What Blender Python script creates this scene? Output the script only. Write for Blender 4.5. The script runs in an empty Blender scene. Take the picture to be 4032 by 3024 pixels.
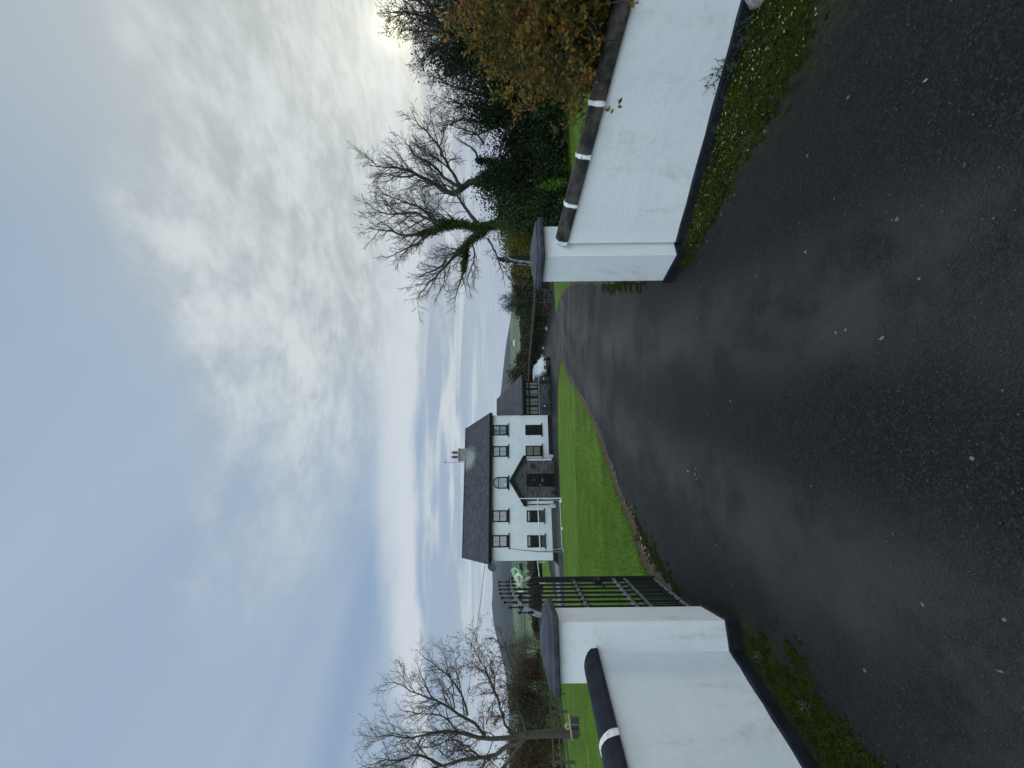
import bpy, math, random
import numpy as np
from mathutils import Vector, Matrix

scn = bpy.context.scene
col = scn.collection
R = math.radians

# ------------------------------------------------------------------ camera (the photograph lies on its side: up is image left)
cam_d = bpy.data.cameras.new('camera')
cam = bpy.data.objects.new('camera', cam_d)
col.objects.link(cam)
cam_d.sensor_width = 36.0
cam_d.lens = 13.52
cam_d.clip_start = 0.02
cam_d.clip_end = 20000
ROLL = 0.0105
cam.matrix_world = Matrix.Translation((0, 0, 1.6)) @ Matrix.Rotation(R(90), 4, 'X') @ Matrix.Rotation(-R(90) - ROLL, 4, 'Z')
scn.camera = cam

scn.view_settings.view_transform = 'Standard'
scn.view_settings.look = 'None'
scn.view_settings.exposure = 0.0
scn.view_settings.gamma = 1.0

# ------------------------------------------------------------------ node helpers
class NT:
    """tiny expression builder for a node tree"""
    def __init__(s, tree): s.t = tree; s.n = tree.nodes; s.l = tree.links
    def node(s, typ, **kw):
        n = s.n.new(typ)
        for k, v in kw.items(): setattr(n, k, v)
        return n
    def put(s, sock, v):
        if v is None: return
        if isinstance(v, bpy.types.NodeSocket): s.l.new(v, sock)
        elif isinstance(v, (tuple, list)) and len(v) == 3 and sock.type == 'RGBA': sock.default_value = (*v, 1)
        else: sock.default_value = v
    def m(s, op, a, b=None, c=None, clamp=False):
        n = s.node('ShaderNodeMath', operation=op, use_clamp=clamp)
        s.put(n.inputs[0], a); s.put(n.inputs[1], b); s.put(n.inputs[2], c)
        return n.outputs[0]
    def ss(s, x, a, b):
        n = s.node('ShaderNodeMapRange', interpolation_type='SMOOTHSTEP')
        s.put(n.inputs[0], x); n.inputs[1].default_value = a; n.inputs[2].default_value = b
        return n.outputs[0]
    def mix(s, f, a, b, mode='MIX'):
        n = s.node('ShaderNodeMix', data_type='RGBA', blend_type=mode)
        s.put(n.inputs[0], f); s.put(n.inputs[6], a); s.put(n.inputs[7], b)
        return n.outputs[2]
    def noise(s, vec, scale, detail=4, rough=0.55, dist=0.0, out=0):
        n = s.node('ShaderNodeTexNoise')
        if vec is not None: s.l.new(vec, n.inputs['Vector'])
        n.inputs['Scale'].default_value = scale; n.inputs['Detail'].default_value = detail
        n.inputs['Roughness'].default_value = rough; n.inputs['Distortion'].default_value = dist
        return n.outputs[out]
    def comb(s, x, y, z):
        n = s.node('ShaderNodeCombineXYZ'); s.put(n.inputs[0], x); s.put(n.inputs[1], y); s.put(n.inputs[2], z)
        return n.outputs[0]
    def sep(s, v):
        n = s.node('ShaderNodeSeparateXYZ'); s.l.new(v, n.inputs[0]); return n.outputs
    def ramp(s, f, stops):
        n = s.node('ShaderNodeValToRGB'); s.put(n.inputs[0], f)
        e = n.color_ramp.elements
        while len(e) < len(stops): e.new(0.5)
        for el, (p, c) in zip(e, stops): el.position = p; el.color = (*c, 1)
        return n.outputs[0]

# ------------------------------------------------------------------ world: veiled winter sky with a low sun behind thin cloud
SUN_AZ, SUN_EL = R(43.0), R(12.4)          # azimuth measured from +Y towards +X
sun_dir = Vector((math.sin(SUN_AZ) * math.cos(SUN_EL), math.cos(SUN_AZ) * math.cos(SUN_EL), math.sin(SUN_EL)))
world = bpy.data.worlds.new('World')
scn.world = world
world.use_nodes = True
w = NT(world.node_tree)
w.n.clear()
tc = w.node('ShaderNodeTexCoord')
gen = tc.outputs['Generated']
dx, dy, dz = w.sep(gen)
zz = w.m('MAXIMUM', dz, 0.0)
den = w.m('ADD', zz, 0.03)
px_ = w.m('DIVIDE', dx, den)
py_ = w.m('DIVIDE', dy, den)
pv = w.comb(px_, py_, 0.0)
sky = w.node('ShaderNodeTexSky', sky_type='NISHITA', sun_disc=False)
sky.sun_elevation = SUN_EL
sky.sun_rotation = SUN_AZ
sky.altitude = 50; sky.air_density = 1.0; sky.dust_density = 2.0
nish = w.mix(1.0, sky.outputs[0], (0.10, 0.10, 0.10), 'MULTIPLY')
dotn = w.node('ShaderNodeVectorMath', operation='DOT_PRODUCT')
w.l.new(gen, dotn.inputs[0]); dotn.inputs[1].default_value = sun_dir
sd = dotn.outputs['Value']
near_sun = w.ss(sd, 0.62, 0.98)
# thin high cloud: blue grey away from the sun, pearl grey towards it
n_soft = w.noise(w.comb(w.m('MULTIPLY', w.m('ADD', px_, w.m('MULTIPLY', py_, -0.7)), 1.0), w.m('MULTIPLY', py_, 0.35), 0.0), 0.9, 3, 0.5, 0.3)
soft = w.ss(n_soft, 0.32, 0.72)
veil = w.mix(soft, (0.265, 0.385, 0.570), (0.405, 0.510, 0.630))
veil = w.mix(near_sun, veil, (0.50, 0.555, 0.565))
veil = w.mix(0.10, veil, nish)
# pearly brighter belt above the mottled deck
belt = w.m('MULTIPLY', w.ss(py_, 1.0, 1.75), w.m('SUBTRACT', 1.0, w.ss(py_, 2.6, 3.6)))
rightness = w.ss(w.m('ADD', px_, w.m('MULTIPLY', w.noise(pv, 0.9, 3), 1.6)), -0.2, 2.0)
belt_r = w.m('MULTIPLY', belt, rightness)
veil = w.mix(w.m('MULTIPLY', belt_r, 0.85), veil, (0.60, 0.65, 0.665))
# mottled altocumulus on the right
n_mot = w.noise(w.comb(px_, w.m('MULTIPLY', py_, 1.0), 0.3), 5.2, 10, 0.66, 0.12)
n_mot2 = w.noise(w.comb(px_, w.m('MULTIPLY', py_, 0.8), 4.3), 1.1, 4, 0.55, 0.4)
edge = w.m('ADD', py_, w.m('MULTIPLY', w.m('SUBTRACT', n_mot2, 0.5), 1.4))
mot_reg = w.m('MULTIPLY', w.m('MULTIPLY', w.ss(edge, 0.95, 1.25), w.m('SUBTRACT', 1.0, w.ss(edge, 3.4, 4.4))), w.ss(w.m('ADD', px_, w.m('MULTIPLY', n_mot2, 1.4)), -0.35, 1.15))
mot_val = w.mix(w.ss(w.m('ADD', w.m('MULTIPLY', n_mot, 0.7), w.m('MULTIPLY', n_mot2, 0.3)), 0.38, 0.66), w.mix(near_sun, (0.375, 0.445, 0.535), (0.46, 0.505, 0.505)), (0.72, 0.76, 0.76))
veil = w.mix(w.m('MULTIPLY', mot_reg, 0.82), veil, mot_val)
# long bright bank and the streaks beyond it, low over the hills
n_band = w.noise(w.comb(w.m('MULTIPLY', px_, 0.45), w.m('MULTIPLY', py_, 0.5), 7.0), 1.0, 3, 0.5, 0.2)
n_frag = w.noise(w.comb(w.m('MULTIPLY', px_, 1.0), py_, 9.0), 2.6, 7, 0.6, 0.4)
pb = w.m('ADD', py_, w.m('ADD', w.m('MULTIPLY', w.m('SUBTRACT', n_band, 0.5), 1.7), w.m('MULTIPLY', w.m('SUBTRACT', n_frag, 0.5), 0.35)))
bank = w.m('MULTIPLY', w.ss(pb, 2.35, 3.15), w.m('SUBTRACT', 1.0, w.ss(pb, 3.35, 3.7)))
bank = w.m('MULTIPLY', bank, w.m('SUBTRACT', 1.0, w.ss(px_, 1.0, 3.4)))
veil = w.mix(w.m('MULTIPLY', bank, 0.9), veil, (0.69, 0.735, 0.775))
low = w.ss(pb, 3.5, 4.1)
n_str = w.noise(w.comb(w.m('MULTIPLY', px_, 0.30), w.m('MULTIPLY', py_, 0.55), 2.0), 1.5, 6, 0.6, 0.5)
streak = w.mix(w.ss(n_str, 0.46, 0.64), w.mix(near_sun, (0.34, 0.43, 0.565), (0.41, 0.46, 0.525)), (0.69, 0.74, 0.745))
veil = w.mix(w.m('MULTIPLY', low, 0.92), veil, streak)
hz = w.m('SUBTRACT', 1.0, w.ss(dz, 0.03, 0.15))
veil = w.mix(w.m('MULTIPLY', hz, 0.82), veil, w.mix(w.ss(dx, -0.5, 0.5), (0.56, 0.63, 0.695), (0.40, 0.475, 0.60)))
# glow of the veiled sun
g1 = w.m('POWER', w.m('MAXIMUM', sd, 0.0), 70.0)
g2 = w.m('POWER', w.m('MAXIMUM', sd, 0.0), 2200.0)
glow = w.mix(1.0, w.mix(g1, (0, 0, 0), (0.30, 0.275, 0.18)), w.mix(g2, (0, 0, 0), (1.0, 0.92, 0.58)), 'ADD')
veil = w.mix(1.0, veil, glow, 'ADD')
# added boost: unseen sky overhead and behind is brightened to light the white walls
gain = w.m('ADD', w.m('MULTIPLY', dz, 0.75), w.m('MULTIPLY', dy, -0.80))
gain = w.m('ADD', 1.0, w.m('MULTIPLY', w.ss(gain, 0.16, 0.95), 2.5))
gcol = w.comb(w.m('MULTIPLY', w.m('POWER', gain, 1.07), 1.0), gain, w.m('POWER', gain, 0.86))
final = w.mix(1.0, veil, gcol, 'MULTIPLY')
bg = w.node('ShaderNodeBackground'); w.l.new(final, bg.inputs[0]); bg.inputs[1].default_value = 1.0
wo = w.node('ShaderNodeOutputWorld'); w.l.new(bg.outputs[0], wo.inputs[0])

sun_d = bpy.data.lights.new('sun', 'SUN')
sun_d.energy = 0.9; sun_d.angle = R(11); sun_d.color = (1.0, 0.93, 0.82)
sun = bpy.data.objects.new('sun', sun_d); col.objects.link(sun)
sun.rotation_euler = sun_dir.to_track_quat('Z', 'Y').to_euler()

# ------------------------------------------------------------------ object helpers
rng = np.random.default_rng(7)

def tag(o, label=None, cat=None, group=None, kind=None):
    if label: o['label'] = label
    if cat: o['category'] = cat
    if group: o['group'] = group
    if kind: o['kind'] = kind
    return o

def thing(name, label, cat, loc=(0, 0, 0), rz=0.0, group=None):
    o = bpy.data.objects.new(name, None); col.objects.link(o)
    o.empty_display_size = 0.1
    o.location = loc; o.rotation_euler = (0, 0, rz)
    return tag(o, label, cat, group)

def mesh_np(name, V, F, mat, parent=None, smooth=False):
    """V (n,3) array, F (m,k) array of equal-sized faces or list of lists"""
    me = bpy.data.meshes.new(name)
    if isinstance(F, np.ndarray):
        m, k = F.shape
        me.vertices.add(len(V)); me.vertices.foreach_set('co', np.asarray(V, np.float32).ravel())
        me.loops.add(m * k); me.loops.foreach_set('vertex_index', F.astype(np.int32).ravel())
        me.polygons.add(m); me.polygons.foreach_set('loop_start', np.arange(0, m * k, k, dtype=np.int32))
        me.update(calc_edges=True)
    else:
        me.from_pydata([tuple(v) for v in V], [], [tuple(f) for f in F]); me.update()
    if smooth: me.polygons.foreach_set('use_smooth', np.ones(len(me.polygons), bool))
    if isinstance(mat, (list, tuple)):
        for x in mat: me.materials.append(x)
    else: me.materials.append(mat)
    o = bpy.data.objects.new(name, me); col.objects.link(o)
    if parent: o.parent = parent
    return o

class MB:
    """collects boxes, prisms, tubes, discs; build() links them as ONE mesh"""
    def __init__(s): s.v = []; s.f = []
    def add(s, V, F):
        b = len(s.v); s.v += [tuple(p) for p in V]; s.f += [[i + b for i in f] for f in F]; return s
    def box(s, x0, x1, y0, y1, z0, z1, M=None):
        V = [(x0, y0, z0), (x1, y0, z0), (x1, y1, z0), (x0, y1, z0), (x0, y0, z1), (x1, y0, z1), (x1, y1, z1), (x0, y1, z1)]
        if M is not None: V = [tuple(M @ Vector(p)) for p in V]
        return s.add(V, [(3, 2, 1, 0), (4, 5, 6, 7), (0, 1, 5, 4), (1, 2, 6, 5), (2, 3, 7, 6), (3, 0, 4, 7)])
    def loft(s, rings, cap0=True, cap1=True, closed=True):
        n = len(rings[0]); V = [p for r in rings for p in r]; F = []
        for i in range(len(rings) - 1):
            for j in range(n if closed else n - 1):
                k = (j + 1) % n
                F.append((i * n + j, i * n + k, (i + 1) * n + k, (i + 1) * n + j))
        if cap0: F.append(tuple(range(n))[::-1])
        if cap1: F.append(tuple((len(rings) - 1) * n + j for j in range(n)))
        return s.add(V, F)
    def tube(s, pts, r, sides=8):
        pts = [Vector(p) for p in pts]
        rr = r if isinstance(r, (list, tuple)) else [r] * len(pts)
        rings = []; ref = None
        for i, p in enumerate(pts):
            t = (pts[min(i + 1, len(pts) - 1)] - pts[max(i - 1, 0)]).normalized()
            if ref is None: ref = Vector((0, 0, 1)) if abs(t.z) < 0.9 else Vector((1, 0, 0))
            a = (ref - t * ref.dot(t)).normalized(); b = t.cross(a); ref = a
            rings.append([p + (a * math.cos(2 * math.pi * j / sides) + b * math.sin(2 * math.pi * j / sides)) * rr[i] for j in range(sides)])
        return s.loft(rings)
    def lathe(s, prof, c=(0, 0, 0), sides=16):
        rings = [[(c[0] + r * math.cos(2 * math.pi * j / sides), c[1] + r * math.sin(2 * math.pi * j / sides), c[2] + z) for j in range(sides)] for r, z in prof]
        return s.loft(rings)
    def prism(s, poly, y0, y1, M=None):
        """polygon in x,z extruded along y"""
        n = len(poly)
        V = [(x, y0, z) for x, z in poly] + [(x, y1, z) for x, z in poly]
        if M is not None: V = [tuple(M @ Vector(p)) for p in V]
        F = [tuple(range(n)), tuple(range(2 * n - 1, n - 1, -1))] + [(i, i + n, (i + 1) % n + n, (i + 1) % n) for i in range(n)]
        return s.add(V, F)
    def build(s, name, mat, parent=None, smooth=False, bevel=0.0):
        o = mesh_np(name, s.v, s.f, mat, parent, smooth)
        if bevel:
            b = o.modifiers.new('bevel', 'BEVEL'); b.width = bevel; b.segments = 2; b.limit_method = 'ANGLE'; b.angle_limit = R(35)
        return o

def tubes_np(polys, sides=5):
    """polys: list of (pts (n,3), radii (n,)); returns V,F arrays"""
    Vs = []; Fs = []; base = 0
    ang = np.arange(sides) * 2 * np.pi / sides
    ca, sa = np.cos(ang)[None, :, None], np.sin(ang)[None, :, None]
    j = np.arange(sides); k = (j + 1) % sides
    for P, r in polys:
        n = len(P)
        T = np.gradient(P, axis=0); T /= (np.linalg.norm(T, axis=1, keepdims=True) + 1e-9)
        ref = np.array([0.31, 0.87, 0.38]) if abs(T[0] @ np.array([0.31, 0.87, 0.38])) < 0.9 else np.array([1.0, 0, 0])
        A = np.cross(T, ref); A /= (np.linalg.norm(A, axis=1, keepdims=True) + 1e-9)
        B = np.cross(T, A)
        V = P[:, None, :] + (A[:, None, :] * ca + B[:, None, :] * sa) * r[:, None, None]
        Vs.append(V.reshape(-1, 3))
        i = np.arange(n - 1)[:, None] * sides
        Fq = np.stack([i + j, i + k, i + sides + k, i + sides + j], axis=-1).reshape(-1, 4) + base
        Fs.append(Fq); base += n * sides
    return np.concatenate(Vs), np.concatenate(Fs)

def leaves_np(C, size, r, aspect=0.5, droop=0.0, up=0.0):
    """one four-cornered leaf per centre with random turn"""
    n = len(C)
    A = r.normal(size=(n, 3)); A[:, 2] -= droop; A /= np.linalg.norm(A, axis=1, keepdims=True)
    N = r.normal(size=(n, 3)); N[:, 2] += up
    B = np.cross(A, N); B /= np.linalg.norm(B, axis=1, keepdims=True) + 1e-9
    L = (size * r.uniform(0.6, 1.3, n))[:, None]
    V = np.stack([C - A * L * 0.5, C + B * L * aspect * 0.5 - A * L * 0.05, C + A * L * 0.5, C - B * L * aspect * 0.5 - A * L * 0.05], axis=1).reshape(-1, 3)
    F = np.arange(4 * n).reshape(n, 4)
    return V, F

# ------------------------------------------------------------------ materials
def mat(name, color, rough=0.7, metal=0.0, spec=0.5, vary=None, vscale=8.0, bump=0.0, bscale=60.0, vdetail=4, lo=0.35, hi=0.65, coat=0.0, trans=0.0):
    m = bpy.data.materials.new(name); m.use_nodes = True
    t = NT(m.node_tree); b = t.n['Principled BSDF']
    b.inputs['Roughness'].default_value = rough; b.inputs['Metallic'].default_value = metal
    b.inputs['Specular IOR Level'].default_value = spec
    if coat: b.inputs['Coat Weight'].default_value = coat; b.inputs['Coat Roughness'].default_value = 0.04
    if trans: b.inputs['Transmission Weight'].default_value = trans
    obj = t.node('ShaderNodeTexCoord').outputs['Object']
    if vary is None:
        vary = tuple(c * 0.8 for c in color)
    f = t.ss(t.noise(obj, vscale, vdetail), lo, hi)
    t.l.new(t.mix(f, color, vary), b.inputs['Base Color'])
    if bump:
        bn = t.node('ShaderNodeBump'); bn.inputs['Strength'].default_value = 1.0; bn.inputs['Distance'].default_value = bump
        t.l.new(t.noise(obj, bscale, 5), bn.inputs['Height']); t.l.new(bn.outputs[0], b.inputs['Normal'])
    return m

def leaf_mat(name, stops, rough=0.6, trans=0.25, spec=0.12, clump=0.35):
    """each leaf its own tint"""
    m = bpy.data.materials.new(name); m.use_nodes = True
    t = NT(m.node_tree); b = t.n['Principled BSDF']; out = t.n['Material Output']
    g = t.node('ShaderNodeNewGeometry')
    obj = t.node('ShaderNodeTexCoord').outputs['Object']
    f = t.m('ADD', t.m('MULTIPLY', g.outputs['Random Per Island'], 1 - clump), t.m('MULTIPLY', t.ss(t.noise(obj, 1.6 if clump < 0.5 else 3.2, 3), 0.3, 0.7), clump))
    c = t.ramp(f, stops)
    t.l.new(c, b.inputs['Base Color']); b.inputs['Roughness'].default_value = rough
    b.inputs['Specular IOR Level'].default_value = spec
    tr = t.node('ShaderNodeBsdfTranslucent'); t.l.new(c, tr.inputs[0])
    mx = t.node('ShaderNodeMixShader'); mx.inputs[0].default_value = trans
    t.l.new(b.outputs[0], mx.inputs[1]); t.l.new(tr.outputs[0], mx.inputs[2]); t.l.new(mx.outputs[0], out.inputs[0])
    return m

def asphalt_mat():
    m = bpy.data.materials.new('wet asphalt'); m.use_nodes = True
    t = NT(m.node_tree); b = t.n['Principled BSDF']
    o = t.node('ShaderNodeTexCoord').outputs['Object']
    big = t.ss(t.noise(o, 0.55, 4, 0.6, 0.4), 0.36, 0.66)
    c = t.mix(big, (0.0062, 0.0063, 0.0058), (0.0140, 0.0139, 0.0128))
    ax, ay, az = t.sep(o)
    mid = t.m('ADD', t.m('MULTIPLY', t.m('MULTIPLY', ay, ay), 0.0085), -0.35)          # mid-line of the pale wheel bands and their painted sheen
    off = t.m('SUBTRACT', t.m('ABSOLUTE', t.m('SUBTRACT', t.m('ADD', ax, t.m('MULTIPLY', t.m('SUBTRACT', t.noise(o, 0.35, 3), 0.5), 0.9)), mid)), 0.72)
    sheen_trk = t.m('MULTIPLY', t.ss(t.m('ABSOLUTE', off), 0.62, 0.05), t.ss(t.noise(o, 1.4, 5, 0.65), 0.30, 0.60))
    c = t.mix(t.m('MULTIPLY', sheen_trk, 0.8), c, (0.052, 0.052, 0.051))  # wheel wear, with the damp drive's pale sheen painted into its colour
    vor = t.node('ShaderNodeTexVoronoi'); t.l.new(o, vor.inputs['Vector']); vor.inputs['Scale'].default_value = 118
    rnd = t.sep(vor.outputs['Color'])[0]
    c = t.mix(t.m('MULTIPLY', t.ss(rnd, 0.55, 1.0), 0.6), c, (0.036, 0.036, 0.034))
    vor2 = t.node('ShaderNodeTexVoronoi'); t.l.new(o, vor2.inputs['Vector']); vor2.inputs['Scale'].default_value = 34
    r2 = t.sep(vor2.outputs['Color'])[1]
    c = t.mix(t.m('MULTIPLY', t.m('GREATER_THAN', r2, 0.996), t.m('LESS_THAN', vor2.outputs['Distance'], 0.28)), c, (0.16, 0.16, 0.15))
    # thin algae film in broad patches
    alg = t.m('MULTIPLY', t.ss(t.noise(o, 0.8, 6, 0.65, 0.3), 0.56, 0.74), t.ss(t.noise(o, 9.0, 5, 0.7), 0.42, 0.62))
    c = t.mix(t.m('MULTIPLY', alg, 0.55), c, (0.030, 0.036, 0.008))
        # algae and dirt crept out from the wall feet
    dR = t.m('ADD', t.m('MULTIPLY', t.m('SUBTRACT', ax, 1.36), -0.657), t.m('MULTIPLY', t.m('SUBTRACT', ay, 3.735), -0.754))
    sR = t.m('ADD', t.m('MULTIPLY', t.m('SUBTRACT', ax, 1.36), 0.754), t.m('MULTIPLY', t.m('SUBTRACT', ay, 3.735), -0.657))
    wR = t.m('ADD', 0.36, t.m('MULTIPLY', t.m('MAXIMUM', sR, 0.0), 0.78))
    eR = t.m('MULTIPLY', t.ss(t.m('DIVIDE', dR, wR), 1.25, 0.35), t.ss(sR, -0.25, 0.15))
    dL = t.m('ADD', t.m('ADD', ax, 2.005), t.m('MULTIPLY', t.m('SUBTRACT', ay, 2.905), -0.207))
    eL = t.m('MULTIPLY', t.ss(dL, 0.62, 0.15), t.ss(ay, 3.05, 2.75))
    em = t.m('ADD', t.m('MAXIMUM', eR, eL), t.m('MULTIPLY', t.m('SUBTRACT', t.noise(o, 6.0, 8, 0.72), 0.5), 1.5))
    c = t.mix(t.m('MULTIPLY', t.ss(em, 0.42, 0.95), 0.85), c, t.mix(t.ss(t.noise(o, 28, 6, 0.7), 0.40, 0.62), (0.010, 0.011, 0.005), (0.034, 0.042, 0.007)))
    t.l.new(c, b.inputs['Base Color'])
    rg = t.m('ADD', 0.44, t.m('MULTIPLY', big, 0.22))
    t.l.new(rg, b.inputs['Roughness'])
    b.inputs['Specular IOR Level'].default_value = 0.15
    bn = t.node('ShaderNodeBump'); bn.inputs['Strength'].default_value = 1.0; bn.inputs['Distance'].default_value = 0.0058
    h = t.m('ADD', t.m('MULTIPLY', vor.outputs['Distance'], -1.0), t.m('MULTIPLY', t.noise(o, 240, 3), 0.5))
    t.l.new(h, bn.inputs['Height']); t.l.new(bn.outputs[0], b.inputs['Normal'])
    return m

def render_mat(name, color=(0.80, 0.81, 0.82), stain=(0.55, 0.53, 0.47), amount=0.35, warm=0.0):
    """painted rough render with scuffs and water marks"""
    m = bpy.data.materials.new(name); m.use_nodes = True
    t = NT(m.node_tree); b = t.n['Principled BSDF']
    o = t.node('ShaderNodeTexCoord').outputs['Object']
    c = t.mix(t.ss(t.noise(o, 1.3, 5, 0.6, 0.3), 0.35, 0.7), color, tuple(x * y for x, y in zip(color, (0.90, 0.92, 0.93))))
    x, y, z = t.sep(o)
    sv = t.comb(t.m('MULTIPLY', x, 3.0), t.m('MULTIPLY', y, 3.0), t.m('MULTIPLY', z, 1.0))
    st = t.m('MULTIPLY', t.ss(t.noise(sv, 1.8, 7, 0.68, 0.8), 0.50, 0.72), t.ss(t.noise(o, 14, 6, 0.7), 0.36, 0.60))
    c = t.mix(t.m('MULTIPLY', st, amount), c, stain)
    crack = t.m('ABSOLUTE', t.m('SUBTRACT', t.noise(o, 2.2, 7, 0.6, 1.5), 0.5))
    ck = t.m('MULTIPLY', t.m('SUBTRACT', 1.0, t.ss(crack, 0.0, 0.006)), t.ss(t.noise(o, 2.1, 2), 0.55, 0.66))
    c = t.mix(t.m('MULTIPLY', ck, warm), c, (0.50, 0.42, 0.30))
    dots = t.ss(t.noise(o, 75, 2), 0.70, 0.76)
    c = t.mix(t.m('MULTIPLY', dots, 0.25), c, (0.45, 0.45, 0.43))
    t.l.new(c, b.inputs['Base Color']); b.inputs['Roughness'].default_value = 0.75; b.inputs['Specular IOR Level'].default_value = 0.25
    bn = t.node('ShaderNodeBump'); bn.inputs['Strength'].default_value = 1.0; bn.inputs['Distance'].default_value = 0.0035
    h = t.m('ADD', t.noise(o, 130, 4), t.m('MULTIPLY', t.noise(o, 5, 3), 2.5))
    t.l.new(h, bn.inputs['Height']); t.l.new(bn.outputs[0], b.inputs['Normal'])
    return m

def brick_mat(name, c1, c2, mortar, bw, bh, bias=0.0, mort=0.02, bump=0.01, rough=0.75, patch=None, axis='xz', spec=0.35):
    m = bpy.data.materials.new(name); m.use_nodes = True
    t = NT(m.node_tree); b = t.n['Principled BSDF']
    o = t.node('ShaderNodeTexCoord').outputs['Object']
    x, y, z = t.sep(o)
    v = t.comb(t.m('ADD', x, t.m('MULTIPLY', y, 0.77 if axis == 'xyz' else 0.0)), z if axis != 'xy' else y, 0.0)
    bt = t.node('ShaderNodeTexBrick'); t.l.new(v, bt.inputs['Vector'])
    bt.inputs['Color1'].default_value = (*c1, 1); bt.inputs['Color2'].default_value = (*c2, 1); bt.inputs['Mortar'].default_value = (*mortar, 1)
    bt.inputs['Scale'].default_value = 1.0; bt.inputs['Mortar Size'].default_value = mort; bt.inputs['Bias'].default_value = bias
    bt.inputs['Brick Width'].default_value = bw; bt.inputs['Row Height'].default_value = bh
    c = bt.outputs['Color']
    c = t.mix(t.m('MULTIPLY', t.ss(t.noise(o, 0.7, 5), 0.35, 0.7), 0.35), c, tuple(k * 0.55 for k in c1))
    c = t.mix(t.m('MULTIPLY', t.ss(t.noise(o, 5.5, 6, 0.7), 0.52, 0.75), 0.35), c, tuple(k * 1.9 for k in c2))
    if patch: c = patch(t, o, c)
    t.l.new(c, b.inputs['Base Color']); b.inputs['Roughness'].default_value = rough; b.inputs['Specular IOR Level'].default_value = spec
    bn = t.node('ShaderNodeBump'); bn.inputs['Strength'].default_value = 1.0; bn.inputs['Distance'].default_value = bump
    h = t.m('ADD', t.m('MULTIPLY', bt.outputs['Fac'], -1.0), t.m('MULTIPLY', t.noise(o, 9, 4), 0.8))
    t.l.new(h, bn.inputs['Height']); t.l.new(bn.outputs[0], b.inputs['Normal'])
    return m

def lichen(t, o, c):      # pale lichen below the chimney, in roof coordinates
    x, y, z = t.sep(o)
    r = t.m('SQRT', t.m('ADD', t.m('POWER', t.m('MULTIPLY', t.m('SUBTRACT', x, 9.05), 0.75), 2.0), t.m('POWER', t.m('MULTIPLY', t.m('SUBTRACT', z, 8.1), 0.95), 2.0)))
    k = t.ss(t.m('ADD', r, t.m('MULTIPLY', t.m('SUBTRACT', t.noise(o, 3.0, 7, 0.75), 0.5), 1.5)), 1.05, 0.35)
    return t.mix(t.m('MULTIPLY', k, 0.8), c, (0.27, 0.31, 0.25))

M = {}
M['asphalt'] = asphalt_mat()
M['wall'] = render_mat('painted render', amount=0.50)
M['pier'] = render_mat('painted render of the piers', amount=0.70, warm=0.75)
M['house'] = render_mat('house render', (0.74, 0.755, 0.775), amount=0.42)
M['black'] = mat('black masonry paint', (0.007, 0.009, 0.014), 0.6, spec=0.22, vary=(0.014, 0.017, 0.024), vscale=14, bump=0.002, bscale=90)
M['cap'] = mat('weathered grey capstone', (0.028, 0.031, 0.043), 0.62, spec=0.3, vary=(0.058, 0.062, 0.076), vscale=9, vdetail=8, bump=0.003, bscale=140)
M['coping_old'] = mat('weathered dark coping', (0.012, 0.011, 0.011), 0.7, spec=0.2, vary=(0.060, 0.050, 0.042), vscale=11, vdetail=9, bump=0.004, bscale=80)
M['coping_new'] = mat('black painted coping', (0.007, 0.009, 0.014), 0.6, spec=0.22, vary=(0.015, 0.018, 0.025), vscale=7, bump=0.002, bscale=110)
M['mortar'] = mat('white painted mortar', (0.72, 0.71, 0.69), 0.8, vary=(0.42, 0.40, 0.37), vscale=30, vdetail=8, lo=0.48, hi=0.72, bump=0.008, bscale=50)
M['iron'] = mat('black painted iron', (0.008, 0.010, 0.012), 0.45, spec=0.2, vary=(0.014, 0.016, 0.018), vscale=30)
M['iron_highlight'] = mat('black iron with highlights painted grey', (0.085, 0.092, 0.105), 0.5, vary=(0.16, 0.17, 0.185), vscale=20)  # gate rails: pale highlights on black iron put into the base colour
M['slate'] = brick_mat('roof slate', (0.034, 0.036, 0.044), (0.082, 0.083, 0.090), (0.014, 0.014, 0.017), 0.32, 0.17, mort=0.016, bump=0.02, patch=lichen)
M['slate2'] = brick_mat('roof tile of the sunroom', (0.060, 0.058, 0.064), (0.090, 0.088, 0.094), (0.030, 0.028, 0.032), 0.33, 0.17, mort=0.014, bump=0.015)
M['stone'] = brick_mat('stacked grey stone', (0.050, 0.052, 0.056), (0.155, 0.148, 0.138), (0.025, 0.025, 0.027), 0.42, 0.11, mort=0.012, bump=0.02, rough=0.85, axis='xyz')
M['frame'] = mat('dark window frame', (0.007, 0.007, 0.010), 0.45, spec=0.2)
M['fascia'] = mat('black fascia board', (0.007, 0.008, 0.013), 0.45, spec=0.2)
M['glass_pale'] = mat('pane with a pale blind behind', (0.13, 0.215, 0.235), 0.04, spec=0.9, vary=(0.17, 0.25, 0.265), vscale=1.4, coat=0.6)
M['glass_grey'] = mat('pane with net curtain behind', (0.17, 0.205, 0.225), 0.04, spec=0.9, vary=(0.24, 0.265, 0.28), vscale=3.0, coat=0.6)
M['glass_olive'] = mat('pane with a cream curtain behind', (0.15, 0.165, 0.135), 0.05, spec=0.7, vary=(0.20, 0.21, 0.17), vscale=2.5, coat=0.4)
M['glass_dark'] = mat('dark pane', (0.006, 0.009, 0.010), 0.05, spec=0.5, vary=(0.022, 0.028, 0.024), vscale=4.0)
M['door'] = mat('black door', (0.005, 0.005, 0.008), 0.35, spec=0.2)
M['brass'] = mat('brass', (0.34, 0.25, 0.06), 0.4, metal=0.5)
M['terracotta'] = mat('red chimney pot', (0.20, 0.045, 0.04), 0.7)
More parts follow.
